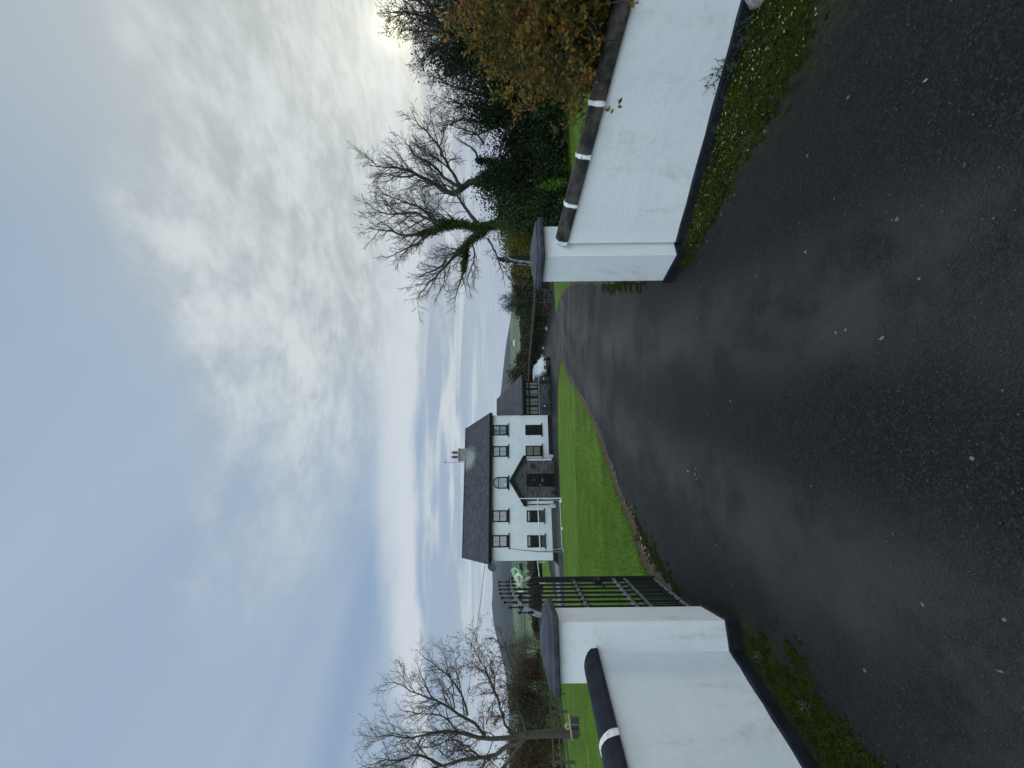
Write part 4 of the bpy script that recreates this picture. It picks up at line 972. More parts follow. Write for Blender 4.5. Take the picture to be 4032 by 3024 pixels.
# goal posts with net at the far end of the lawn
p0 = Vector((-10.25, 23.4, 0)); p1 = Vector((-7.28, 24.4, 0)); gd = (p1 - p0); gl = gd.length
zb = float(gz((p0.x + p1.x) / 2, (p0.y + p1.y) / 2)) + 0.05
goal = thing('goal_posts', 'white H shaped goal posts with net in front of the house', 'goal', (p0.x, p0.y, zb), math.atan2(gd.y, gd.x))
b = MB(); b.tube([(0, 0, -0.1), (0.03, 0, 1.5), (0.10, 0.02, 2.4), (0.22, 0.05, 3.35)], [0.035, 0.032, 0.026, 0.018], 8); b.build('post', M['metal'], goal)
b = MB(); b.tube([(gl, 0, -0.1), (gl, 0, 1.5), (gl + 0.01, 0, 2.9)], [0.038, 0.035, 0.026], 8); b.build('post', M['white_metal'], goal)
b = MB(); b.tube([(0.03, 0, 1.50), (gl * 0.5, 0, 1.53), (gl - 0.10, 0, 1.57), (gl - 0.01, 0, 1.50)], 0.030, 8); b.build('crossbar', M['white_metal'], goal)
b = MB()
b.tube([(0, 0, 0.03), (0.1, 1.1, 0.03), (gl - 0.1, 1.1, 0.03), (gl, 0, 0.03)], 0.022, 6); b.tube([(gl, 0, 1.5), (gl - .06, .6, 0.8), (gl - 0.1, 1.1, 0.03)], 0.014, 6); b.tube([(0.03, 0, 1.5), (0.07, .6, .8), (0.1, 1.1, 0.03)], 0.014, 6)
b.build('ground_bar', M['white_metal'], goal)
b = MB(); nx_ = 34; nz_ = 18
def netp(u, v): sag = 0.10 * math.sin(math.pi * u) * math.sin(math.pi * v); return (0.05 + (gl - 0.1) * u, 1.1 * v + sag, 1.5 * (1 - v) + 0.02 - sag * 0.5)
for i in range(nx_ + 1): b.tube([netp(i / nx_, k / 6) for k in range(7)], 0.0028, 3)
for k in range(nz_ + 1): b.tube([netp(i / 8, k / nz_) for i in range(9)], 0.0028, 3)
b.build('net', M['net'], goal)
def ball(label, x, y, r_):
    o = thing('ball', label, 'ball', (x, y, float(gz(x, y)) + 0.05 + r_ * 0.95))
    bm_ = MB(); bm_.lathe([(0.01 if abs(a) == 90 else r_ * math.cos(R(a)), r_ * math.sin(R(a))) for a in range(-90, 91, 15)], (0, 0, 0), 18); q = bm_.build('ball_skin', M['white_plastic'], o, smooth=True)
    s_ = MB()
    for rot in (0, 1):
        s_.tube([Vector((r_ * 1.005 * math.cos(2 * math.pi * k / 20), r_ * 1.005 * math.sin(2 * math.pi * k / 20) * (1 - rot), r_ * 1.005 * math.sin(2 * math.pi * k / 20) * rot)) for k in range(21)], r_ * 0.025, 4)
    s_.build('seam', M['net'], o)
ball('white ball at the foot of the goal post nearer the front door', -7.38, 24.15, 0.105)
ball('white ball lying halfway along the goal mouth', -8.95, 23.75, 0.09)

# overhead wire from the gable
b = MB(); a0 = on_house(0.0, 1.0, 6.1); a1 = Vector((-62, 40, 13.0)); b.tube([a0.lerp(a1, t_) + Vector((0, 0, -3.2 * t_ * (1 - t_))) for t_ in np.linspace(0, 1, 16)], 0.022, 5)
o = b.build('overhead_wire', M['fascia']); tag(o, 'thin overhead wire running from the house gable to the left', 'wire')
# concrete ramp and low wall left of the house
b = MB()
pA = on_house(-0.3, -1.4); 
for (s0, s1, n0, n1, h_) in ((-4.6, -0.15, -1.9, 0.6, 0.10),):
    b.add([HM @ Vector((s0, n0, -0.35)), HM @ Vector((s1, n0, -0.35)), HM @ Vector((s1, n1, -0.35)), HM @ Vector((s0, n1, -0.35)), HM @ Vector((s0, n0, h_ - 0.15)), HM @ Vector((s1, n0, h_)), HM @ Vector((s1, n1, h_ + 0.05)), HM @ Vector((s0, n1, h_ - 0.1))],
          [(3, 2, 1, 0), (4, 5, 6, 7), (0, 1, 5, 4), (1, 2, 6, 5), (2, 3, 7, 6), (3, 0, 4, 7)])
tag(b.build('concrete_path', M['concrete']), kind='structure')

# ------------------------------------------------------------------ the car
def make_car(label, x, y, heading):
    """front faces local -Y"""
    o = thing('parked_car', label, 'car', (x, y, float(gz(x, y))), heading)
    # stations along the length: y, sill z, belt z, belt half width, roof z, roof half width, low half width
    st = [(-2.06, 0.36, 0.58, 0.56, 0.60, 0.50, 0.60), (-1.98, 0.27, 0.72, 0.72, 0.76, 0.62, 0.76), (-1.75, 0.23, 0.82, 0.82, 0.87, 0.70, 0.84), (-1.2, 0.22, 0.90, 0.86, 0.97, 0.74, 0.88), (-0.85, 0.22, 0.94, 0.87, 1.03, 0.76, 0.89),
          (-0.35, 0.22, 0.96, 0.88, 1.34, 0.66, 0.89), (0.1, 0.22, 0.97, 0.88, 1.49, 0.61, 0.89), (0.8, 0.22, 0.99, 0.88, 1.53, 0.60, 0.89), (1.4, 0.22, 1.01, 0.87, 1.48, 0.58, 0.88), (1.85, 0.26, 1.02, 0.83, 1.20, 0.62, 0.85), (2.05, 0.36, 0.90, 0.70, 0.95, 0.60, 0.76)]
    def ring(s):
        yy, zs_, zb_, wb, zr_, wr, wl = s
        h = [(wl * 0.9, zs_), (wl, zs_ + 0.12), (wl, (zs_ + zb_) / 2), (wb, zb_), (wr + (wb - wr) * 0.25, zb_ + (zr_ - zb_) * 0.72), (wr, zr_ - 0.02), (wr * 0.5, zr_)]
        return [(xx, yy, z) for xx, z in h] + [(-xx, yy, z) for xx, z in h[::-1]]
    b = MB(); b.loft([ring(s) for s in st]); body = b.build('car_body', M['car_paint'], o, smooth=True)
    sd_ = body.modifiers.new('round', 'SUBSURF'); sd_.levels = 1; sd_.render_levels = 2
    def patch(name, pts, mt, off):
        q = MB(); c_ = sum((Vector(p) for p in pts), Vector()) / len(pts)
        n_ = (Vector(pts[1]) - Vector(pts[0])).cross(Vector(pts[2]) - Vector(pts[0])).normalized() * off
        V = [Vector(p) + n_ for p in pts] + [Vector(p) - n_ * 1.2 for p in pts]; k = len(pts)
        q.add(V, [tuple(range(k)), tuple(range(2 * k - 1, k - 1, -1))] + [(i, i + k, (i + 1) % k + k, (i + 1) % k) for i in range(k)])
        return q.build(name, mt, o)
    patch('windscreen', [(-0.74, -0.86, 1.0), (0.74, -0.86, 1.0), (0.60, 0.02, 1.46), (-0.60, 0.02, 1.46)], M['glass_pale'], 0.03)
    for sg in (-1, 1):
        pts = [(sg * 0.865, -0.55, 1.02), (sg * 0.66, 0.12, 1.42), (sg * 0.64, 1.3, 1.42), (sg * 0.85, 1.55, 1.05)]
        patch('side_window', pts if sg > 0 else pts[::-1], M['glass_dark'], 0.025)
        pts = [(sg * 0.30, -2.045, 0.62), (sg * 0.66, -1.97, 0.66), (sg * 0.80, -1.72, 0.76), (sg * 0.62, -1.90, 0.80), (sg * 0.32, -2.0, 0.72)]
        patch('headlight', pts if sg > 0 else pts[::-1], M['lamp_glass'], 0.02)
        q = MB(); q.lathe([(0.02, -0.06), (0.07, -0.05), (0.09, 0), (0.07, 0.05), (0.02, 0.07)], (sg * 0.98, -0.52, 1.02), 8); q.box(min(sg * .86, sg * .95), max(sg * .86, sg * .95), -0.54, -0.50, 0.99, 1.02); q.build('wing_mirror', M['car_paint'], o, smooth=True)
        for yy in (-1.30, 1.25):
            q = MB(); q.tube([(sg * 0.70, yy, 0.31), (sg * 0.90, yy, 0.31)], 0.31, 20); wh = q.build('wheel', M['rubber'], o)
            q = MB(); q.tube([(sg * 0.895, yy, 0.31), (sg * 0.91, yy, 0.31)], 0.20, 14); q.build('rim', M['metal'], wh)
    q = MB(); q.box(-0.60, 0.60, -2.085, -1.98, 0.36, 0.58); q.box(-0.72, 0.72, -2.07, -1.95, 0.20, 0.33); q.build('grille', M['dark_plastic'], o, bevel=0.03)
    q = MB(); q.box(-0.26, 0.26, -2.10, -2.085, 0.42, 0.53); q.build('number_plate', M['white_plastic'], o)
    q = MB(); q.box(-0.62, 0.62, -2.095, -2.05, 0.335, 0.355); q.build('bumper_trim', M['metal'], o)
    return o
make_car('white hatchback parked behind the sunroom end, facing the drive', 1.25, 39.0, R(20))

# ------------------------------------------------------------------ trees
def at(xd, yd, depth):
    """point seen at (xd, yd) of the 2212-wide photograph, at a true distance 'depth' along the view axis"""
    u = 829.5 - yd; v = xd - 1106; u, v = u - v * ROLL, v + u * ROLL
    return np.array([u / 831 * depth, depth, 1.6 - v / 831 * depth])

def path(p0, d, L, n, r, wig, trop):
    """wandering shoot"""
    P = [np.array(p0)]; d = d / np.linalg.norm(d); s = L / n
    for i in range(n):
        d = d + r.normal(size=3) * wig + np.array([0, 0, trop]); d /= np.linalg.norm(d)
        P.append(P[-1] + d * s)
    return np.array(P)

def resample(P, n):
    d = np.concatenate([[0], np.cumsum(np.linalg.norm(np.diff(P, axis=0), axis=1))]); t = np.linspace(0, d[-1], n)
    return np.column_stack([np.interp(t, d, P[:, k]) for k in range(3)]), d[-1]

def branches(limbs, r, levels=3, spacing=(0.42, 0.26, 0.17), ratio=0.52, ang=(32, 58), rmin=0.0045, trop=0.05, wig=0.16, start=0.18, lmax=2.6):
    """limbs: list of (P, radii). Returns list per level of (P, radii)"""
    out = [limbs]; cur = limbs
    for lv in range(levels):
        nxt = []
        for P, rad in cur:
            Q, L = resample(P, max(6, len(P))); n = len(Q)
            cnt = max(1, int(L / spacing[lv] * r.uniform(0.8, 1.2)))
            side = r.uniform(0, 2 * np.pi)
            for k in range(cnt):
                t = start + (1 - start) * (k + r.uniform(0.1, 0.9)) / cnt
                f = t * (n - 1); i = min(int(f), n - 2); p = Q[i] + (Q[i + 1] - Q[i]) * (f - i)
                T = Q[i + 1] - Q[i]; T /= np.linalg.norm(T) + 1e-9
                ax = np.cross(T, r.normal(size=3)); ax /= np.linalg.norm(ax) + 1e-9
                a = np.radians(r.uniform(*ang)) * (1.0 if lv == 0 else 1.0)
                d = T * np.cos(a) + ax * np.sin(a)
                rp = np.interp(t, np.linspace(0, 1, len(rad)), rad)
                l = min(lmax / (1 + lv * 0.9), L * ratio * (1.15 - 0.75 * t)) * r.uniform(0.55, 1.2)
                if l < 0.06: continue
                m = 5 if lv < 2 else 3
                Pn = path(p, d, l, m, r, wig, trop)
                r0 = max(rmin, min(rp * 0.6, 0.012 * l + rmin))
                nxt.append((Pn, np.linspace(r0, rmin * 0.7, len(Pn))))
        out.append(nxt); cur = nxt
    return out

def limb(pts, depth, r0, r1, r, jd=0.8, n=14, trim=0.93, org=(0, 0), sc=1.0, src=True, d0=None):
    """limb through picture points of the photo, each at its own real depth"""
    D = depth; P = []
    drift = r.normal() * jd
    for i, (a, b_) in enumerate(pts):
        xd = (org[0] + a / sc) / 1.8228; yd = (org[1] + b_ / sc) / 1.8228
        P.append(at(xd, yd, D + drift * i / max(1, len(pts) - 1)))
    P = np.array(P); S = smooth_line(P, 5) if len(P) > 2 else P
    if r1 < 0.02: S = S[:max(3, int(len(S) * trim))]
    S, L = resample(S, n); S[1:-1] += r.normal(size=(n - 2, 3)) * L * 0.006
    return S, np.linspace(r0, r1, n)

def bark_parts(parent, levels, bark, names=('limbs', 'branches', 'twigs')):
    V, F = tubes_np(levels[0], 8); mesh_np('trunk', V, F, bark, parent, True)
    V, F = tubes_np(levels[1], 5); mesh_np('branches', V, F, bark, parent, True)
    tw = sum(levels[2:], [])
    if tw: V, F = tubes_np(tw, 3); mesh_np('crown', V, F, bark, parent, True)

def leaves_along(levels, r, per, size, matl, parent, name='leaves', pick=None, spread=0.03, droop=0.4, aspect=0.5):
    C = []
    for P, _ in sum(levels, []):
        m = r.poisson(per)
        if m:
            t = r.uniform(0.2, 1, m) * (len(P) - 1); i = np.minimum(t.astype(int), len(P) - 2); C.append(P[i] + (P[i + 1] - P[i]) * (t - i)[:, None])
    C = np.concatenate(C); C = C + r.normal(size=C.shape) * spread
    if pick is not None: C = C[pick(C)]
    V, F = leaves_np(C, size, r, aspect, droop)
    return mesh_np(name, V, F, matl, parent)

def ivy_on(limbs, r, n, size, matl, parent, rad=0.12, name='ivy', tmax=0.75):
    C = []
    for P, rd in limbs:
        m = int(n * np.linalg.norm(P[-1] - P[0]))
        t = r.uniform(0, tmax, m) ** 1.2 * (len(P) - 1); i = np.minimum(t.astype(int), len(P) - 2)
        c = P[i] + (P[i + 1] - P[i]) * (t - i)[:, None]; rr = np.interp(t, np.arange(len(rd)), rd)
        g = r.normal(size=(m, 3)); g /= np.linalg.norm(g, axis=1, keepdims=True)
        C.append(c + g * (rr + rad * np.abs(r.normal(size=m)) * (1.1 - t / len(P)))[:, None])
    C = np.concatenate(C); V, F = leaves_np(C, size, r, 0.8); return mesh_np(name, V, F, matl, parent)

# the ivy-clad ash standing behind the pier of the swept wall
r1 = np.random.default_rng(101)
Z3 = dict(org=(1300, 300), sc=1.659)
D1 = 16.0
base = at(1235, 492, D1); base[2] = float(gz(base[0], base[1])) - 0.1
t1 = thing('ash_tree', 'bare tree with ivy clad trunk rising behind the capstone of the swept wall', 'tree')
trunkP = np.array([base, at((1300 + 1120 / 1.659) / 1.8228, (300 + 960 / 1.659) / 1.8228, D1), at((1300 + 1000 / 1.659) / 1.8228, (300 + 985 / 1.659) / 1.8228, D1)])
trunkS, _ = resample(trunkP, 10)
L1 = [(trunkS, np.linspace(0.17, 0.15, 10)),
      limb([(1000, 985), (900, 970), (760, 960), (640, 930), (560, 890), (420, 905), (300, 870), (230, 850)], D1, 0.115, 0.012, r1, **Z3),
      limb([(800, 965), (740, 985), (640, 1020), (500, 1040), (380, 1010), (260, 1000), (200, 1005)], D1, 0.10, 0.010, r1, **Z3),
      limb([(1010, 1000), (900, 1095), (800, 1190), (690, 1310), (600, 1400), (540, 1500)], D1, 0.095, 0.010, r1, **Z3),
      limb([(880, 1115), (870, 1270), (830, 1400), (805, 1560)], D1, 0.06, 0.008, r1, **Z3),
      limb([(1030, 1060), (1080, 1150), (1130, 1300), (1145, 1395)], D1, 0.05, 0.008, r1, **Z3),
      limb([(960, 960), (880, 850), (800, 740), (720, 690), (640, 640)], D1, 0.09, 0.010, r1, **Z3),
      limb([(640, 1025), (560, 1100), (480, 1130), (380, 1180), (300, 1150)], D1, 0.05, 0.008, r1, **Z3),
      limb([(700, 985), (600, 870), (480, 820), (350, 770), (280, 760)], D1, 0.06, 0.008, r1, **Z3),
      limb([(760, 1200), (700, 1260), (620, 1290), (500, 1370)], D1, 0.05, 0.008, r1, **Z3),
      limb([(930, 1070), (940, 1200), (900, 1330), (940, 1500)], D1, 0.04, 0.008, r1, **Z3)]
lv1 = branches(L1[1:], r1, 3, (0.16, 0.11, 0.10), 0.46, rmin=0.0060, lmax=1.8)
bark_parts(t1, [L1] + lv1[1:], M['bark_ash'])
ivy_on(L1[:1], r1, 2200, 0.07, M['ivy'], t1, 0.13, tmax=1.0)
ivy_on(L1[1:5], r1, 900, 0.065, M['ivy'], t1, 0.10, tmax=0.45)

# the leaning tree with a clump of dead ivy
r2 = np.random.default_rng(202); D2 = 17.0
t2 = thing('leaning_tree', 'bare leaning tree with dark clump of old ivy in its fork', 'tree')
base = at(1225, 330, D2); base[2] = float(gz(base[0], base[1])) - 0.1
L2 = [limb([(1250, 640), (1100, 650), (1000, 670), (960, 690)], D2, 0.20, 0.15, r2, 0.1, **Z3),
      limb([(970, 690), (900, 710), (810, 760), (740, 745), (650, 680), (560, 640), (420, 590), (300, 585), (215, 580)], D2, 0.15, 0.012, r2, **Z3),
      limb([(850, 725), (760, 680), (700, 605), (630, 560), (540, 500), (480, 430), (400, 470)], D2, 0.08, 0.010, r2, **Z3),
      limb([(860, 720), (780, 600), (680, 420), (570, 290), (500, 160)], D2, 0.08, 0.010, r2, **Z3),
      limb([(560, 640), (470, 660), (380, 640), (240, 650)], D2, 0.05, 0.008, r2, **Z3),
      limb([(780, 750), (700, 700), (620, 720), (500, 700)], D2, 0.04, 0.008, r2, **Z3),
      limb([(970, 560), (940, 480), (850, 420), (780, 380)], D2, 0.06, 0.008, r2, **Z3),
      limb([(1000, 440), (960, 380), (820, 330), (700, 300)], D2, 0.05, 0.008, r2, **Z3),
      limb([(1130, 610), (1040, 560), (960, 550)], D2, 0.08, 0.05, r2, **Z3)]
L2[0][0][0] = base
lv2 = branches(L2[1:8], r2, 3, (0.16, 0.11, 0.10), 0.46, rmin=0.0060, lmax=1.8)
bark_parts(t2, [L2] + lv2[1:], M['bark_dark'])
ivy_on([L2[8], L2[0]], r2, 2200, 0.08, M['ivy_dark'], t2, 0.30, tmax=1.0)

# the dark tree still holding leaves, and its neighbour, nearest the frame edge
def dark_tree(label, base_px, D, limbs_px, seed, per, bark='bark_dark'):
    r = np.random.default_rng(seed); t_ = thing('thorn_tree', label, 'tree')
    base = at(base_px[0], base_px[1], D); base[2] = float(gz(base[0], base[1])) - 0.1
    Z5 = dict(org=(1400, 0), sc=1.3012)
    LL = [limb(pts, D, a, b_, r, 0.7, trim=0.97, **Z5) for pts, a, b_ in limbs_px]
    tr = np.array([base, LL[0][0][0]]); tr, _ = resample(tr, 8)
    lv = branches(LL, r, 3, (0.15, 0.11, 0.09), 0.50, rmin=0.0065, lmax=1.6, wig=0.25)
    bark_parts(t_, [[(tr, np.linspace(0.17, 0.10, 8))] + LL] + lv[1:], M[bark])
    leaves_along(lv[2:], r, per, 0.05, M['dead_leaf'], t_, spread=0.05)
    return t_
dark_tree('twiggy tree with dark clinging leaves, tallest at the right of the hedge bank', (1215, 160), 12.5,
          [([(860, 330), (700, 280), (560, 260), (400, 250), (330, 320)], 0.08, 0.010), ([(800, 200), (620, 150), (450, 120), (300, 70), (130, 60)], 0.09, 0.010), ([(760, 300), (560, 330), (420, 330), (350, 250)], 0.05, 0.008),
           ([(700, 100), (520, 60), (360, 20), (220, -20)], 0.07, 0.010), ([(560, 250), (480, 170), (330, 160), (230, 150)], 0.04, 0.008), ([(620, 150), (500, 190), (400, 120), (300, 180)], 0.04, 0.008), ([(640, -40), (460, -60), (300, -90)], 0.06, 0.01)], 303, 1.7)
dark_tree('twiggy tree with dark clinging leaves, between the leaning tree and the tallest thorn', (1220, 300), 14.5,
          [([(760, 600), (680, 640), (560, 610), (470, 640), (420, 650)], 0.07, 0.009), ([(740, 520), (620, 480), (500, 440), (420, 400), (385, 380)], 0.06, 0.008), ([(700, 560), (580, 540), (460, 520), (400, 540)], 0.05, 0.008), ([(720, 640), (620, 690), (520, 670)], 0.05, 0.008)], 304, 1.3)

# evergreen bank below them: each bush its own thing
def bush(name, label, c, rad, n, size, matl, seed, clumps=26, group=None, stem=True, aspect=0.6, shell=0.55, cat='bush', bark=None, droop=0.0):
    r = np.random.default_rng(seed)
    o = thing(name, label, cat, (c[0], c[1], c[2] - rad[2]), 0, group)
    d = r.normal(size=(clumps, 3)); d /= np.linalg.norm(d, axis=1, keepdims=True); d[:, 2] = np.abs(d[:, 2]) * 1.5 - 0.62
    cc = d * (r.uniform(shell, 1.0, clumps) * r.uniform(0.85, 1.1, clumps))[:, None] * np.array(rad)
    k = r.integers(0, clumps, n); sp = r.uniform(0.20, 0.34, clumps)[k][:, None] * np.array(rad)
    C = cc[k] + r.normal(size=(n, 3)) * sp * 0.75
    C[:, 2] = np.maximum(C[:, 2], -rad[2] + 0.02 + 0.1 * r.random(n)) + rad[2]
    V, F = leaves_np(C, size, r, aspect, droop); mesh_np('foliage', V, F, matl, o)
    if stem:
        lim = []
        for i in range(min(14, clumps)):
            e_ = cc[i] + (0, 0, rad[2]); s_ = np.array([cc[i][0] * 0.12, cc[i][1] * 0.12, -0.1])
            Q, L = resample(np.array([s_, (s_ + e_) / 2 + r.normal(size=3) * 0.06 * np.array(rad), e_]), 6); lim.append((Q, np.linspace(0.02 * rad[2] + 0.01, 0.006, 6)))
        V, F = tubes_np(lim, 4); mesh_np('stem', V, F, bark or M['bark_dark'], o)
    return o
def bush_px(name, label, yd, top, D, wpx, n, size, matl, seed, depth_r=None, **kw):
    p = at(1106, yd, D); g = float(gz(p[0], p[1])) + 0.02
    zt = at(top, yd, D)[2]; h = (zt - g) / 2; w_ = wpx / 831 * D / 2
    return bush(name, label, (p[0], p[1], g + h), (w_, depth_r or min(w_ * 0.9, 1.4), h), n, size, matl, seed, **kw)
EG = 'evergreen bushes of the garden bank'
bush_px('evergreen_bush', 'dark evergreen bush right behind the pier of the swept wall', 455, 1056, 15.0, 90, 6500, 0.10, M['evergreen'], 1, group=EG)
bush_px('evergreen_bush', 'dark evergreen bush under the leaning tree', 385, 1022, 16.0, 120, 9500, 0.10, M['evergreen'], 2, group=EG)
bush_px('evergreen_bush', 'brownish dark bush below the see-through gap in the trees', 310, 1062, 15.0, 110, 8000, 0.10, M['ivy_dark'], 3, group=EG)
bush_px('evergreen_bush', 'tall dark evergreen bush beside the thorn tree', 235, 1015, 14.0, 130, 11000, 0.10, M['evergreen'], 4, group=EG)
bush_px('evergreen_bush', 'tallest dark evergreen bush, towering behind the orange shrub', 130, 958, 12.5, 170, 14000, 0.10, M['evergreen'], 5, group=EG)
bush_px('evergreen_bush', 'dark ivy covered bush at the right frame edge', 20, 940, 11.5, 170, 12000, 0.10, M['ivy_dark'], 6, group=EG)
bush_px('laurel_bush', 'low green laurel at the foot of the evergreen bank beside the right lawn', 300, 1150, 13.0, 110, 5500, 0.09, M['evergreen'], 7)
bush_px('laurel_bush', 'low dark laurel at the foot of the bank, behind the mortared coping', 400, 1150, 13.6, 120, 5500, 0.09, M['evergreen'], 8)
bush_px('laurel_bush', 'low dark laurel partly hidden by the orange shrub', 190, 1140, 12.0, 130, 6000, 0.09, M['evergreen'], 9)
bush_px('evergreen_bush', 'dark bush wrapped round the foot of the ivy clad trunk', 474, 1062, 14.6, 74, 5200, 0.09, M['ivy'], 13, group=EG)
bush_px('lime_shrub', 'small bright lime green shrub glowing within the dark bank', 400, 1155, 12.4, 26, 420, 0.08, M['lime_leaf'], 10, clumps=10)
bush_px('hazel_shrub', 'yellowing shrub right behind the ivy clad trunk', 488, 1052, 18.0, 110, 6500, 0.11, M['yellow_leaf'], 11, clumps=34)
bush_px('hazel_shrub', 'olive yellow shrub showing above the pier capstone', 535, 1080, 24.0, 130, 8500, 0.13, M['autumn_green'], 12, clumps=34)

# the orange and olive shrub leaning over the swept wall
r5 = np.random.default_rng(55)
sh = thing('berberis_shrub', 'orange and olive shrub spilling over the swept wall', 'shrub')
c5 = np.array([3.42, 3.20, 0.80]); rad5 = np.array([1.12, 0.90, 1.15])
stems = []
for i in range(70):
    d = r5.normal(size=3); d[2] = abs(d[2]) * 0.9 + 0.1; d /= np.linalg.norm(d)
    p0 = np.array([c5[0] + r5.normal() * 0.12, c5[1] + r5.normal() * 0.12, float(gz(c5[0], c5[1]))])
    e_ = c5 + d * rad5 * r5.uniform(0.75, 1.12)
    Q, L = resample(smooth_line([p0, (p0 + e_) / 2 + r5.normal(size=3) * 0.12 + (0, 0, 0.12), e_], 5), 10)
    stems.append((Q, np.linspace(0.012, 0.003, 10)))
for tgt in ((2.40, 3.35, 0.75), (2.30, 3.55, 0.55), (2.42, 2.98, 0.92), (2.62, 2.56, 0.80), (2.45, 2.76, 0.84), (2.8, 2.42, 0.78), (2.45, 3.45, 1.45), (2.62, 3.4, 1.7), (2.9, 2.38, 0.95), (2.7, 2.6, 1.1)):
    e_ = np.array(tgt); p0 = c5 + (-0.2, 0, -0.3)
    Q, L = resample(smooth_line([p0, (p0 + e_) / 2 + (0, 0, 0.22), e_], 5), 10); stems.append((Q, np.linspace(0.009, 0.002, 10)))
for q_ in range(20):
    s_ = r5.uniform(1.0, 2.1); nn = r5.uniform(-0.16, 0.12); e_ = np.array([1.36 + 0.754 * s_ + 0.657 * nn, 3.735 - 0.657 * s_ + 0.754 * nn, 1.066 - 0.181 * s_ + r5.uniform(-0.06, 0.32) + (0.10 if nn > -0.08 else -0.03)])
    p0 = c5 + r5.normal(size=3) * 0.15; Q, L = resample(smooth_line([p0, (p0 + e_) / 2 + (0, 0, 0.30), e_], 5), 10); stems.append((Q, np.linspace(0.008, 0.002, 10)))
lv5 = branches(stems, r5, 2, (0.09, 0.06), 0.40, rmin=0.0016, lmax=0.5, wig=0.22, start=0.3, trop=0.02)
def clear_of_wall(P):
    s_ = (P[:, 0] - RW_A[0]) * 0.754 + (P[:, 1] - RW_A[1]) * -0.657; nn = (P[:, 0] - RW_A[0]) * 0.657 + (P[:, 1] - RW_A[1]) * 0.754
    top = 1.066 - 0.181 * s_ + 0.105
    return ((nn > 0.22) | (P[:, 2] > top) | ((nn < -0.05) & (P[:, 2] > top - 0.24))) & (nn > -0.24) & (s_ > 0.2)
V, F = tubes_np([q for q in stems if clear_of_wall(q[0]).all()], 5); mesh_np('stem', V, F, M['bark'], sh, True)
tw5 = [q for q in sum(lv5[1:], []) if clear_of_wall(q[0]).all()]
V, F = tubes_np(tw5, 3); mesh_np('twigs', V, F, M['bark'], sh)
leaves_along([tw5], r5, 2.6, 0.044, M['autumn'], sh, 'foliage', spread=0.012, aspect=0.5, droop=0.2, pick=clear_of_wall)
leaves_along([tw5], r5, 2.7, 0.042, M['autumn_green'], sh, 'foliage', spread=0.02, aspect=0.5, droop=0.2, pick=clear_of_wall)

# low weeds along the wall foot
def weed(label, x, y, h, n, seed, lean=(0, 0), lm='weed_leaf', z=None):
    r = np.random.default_rng(seed); z0 = float(gz(x, y)) if z is None else z
    o = thing('weed', label, 'weed', (x, y, z0), 0, 'weeds along the wall foot')
    st = [(path((0, 0, 0), np.array([r.normal() * 0.6 + lean[0], r.normal() * 0.6 + lean[1], 1.0]), h * r.uniform(0.5, 1.1), 5, r, 0.18, 0.02), np.linspace(0.003, 0.0012, 6)) for _ in range(n)]
    lv = branches(st, r, 1, (0.03,), 0.35, rmin=0.001, lmax=0.12, start=0.2)
    V, F = tubes_np(sum(lv, []), 3); mesh_np('stem', V, F, M['bark'], o)
    leaves_along(lv, r, 5.0, 0.022, M[lm], o, 'foliage', spread=0.006, aspect=0.6)
nW = np.array((-0.657, -0.754))
def along(t, off): p = np.array(RW_A) + (np.array(RW_B) - np.array(RW_A)) / Lr * t + nW * off; return float(p[0]), float(p[1])
for t_, off, h, n, sd_, lab, lean in ((1.33, 0.04, 0.26, 16, 71, 'tallest sprig of weed reaching up the white face of the swept wall', (0.1, 0.3)), (1.45, 0.10, 0.12, 12, 72, 'low tuft of grey green weed next to the tallest sprig', (0, 0)), (1.12, 0.06, 0.09, 9, 73, 'small tuft of weed against the black plinth of the swept wall', (0, 0)),
                                 (0.92, 0.06, 0.07, 8, 74, 'smallest tuft of weed along the swept wall plinth', (0, 0)), (1.56, 0.07, 0.12, 12, 75, 'weed tuft beside the pale rock', (0, 0))):
    x, y = along(t_, off); weed(lab, x, y, h, n, sd_, lean)
weed('dark creeping weed at the foot of the black coped wall', -1.86, 2.20, 0.07, 12, 76)
weed('dark creeping weed in front of the pier of the black coped wall', -1.86, 2.62, 0.06, 10, 77)
weed('leafy weed at the lawn edge next to the open gate', -2.13, 5.25, 0.14, 12, 78, lm='evergreen')
# pale rock at the wall foot
x, y = along(1.70, 0.12)
b = MB(); rk = random.Random(3); rings = []
for i, (z, s_) in enumerate(((-0.03, 0.8), (0.02, 1.0), (0.06, 0.95), (0.095, 0.68), (0.112, 0.25))):
    rings.append([(x + 0.085 * s_ * math.cos(a) * rk.uniform(0.85, 1.15), y + 0.075 * s_ * math.sin(a) * rk.uniform(0.85, 1.15), float(gz(x, y)) + z) for a in [2 * math.pi * k / 11 for k in range(11)]])
b.loft(rings); tag(b.build('rock', M['rock'], smooth=True), 'pale rounded rock against the plinth of the swept wall', 'rock')

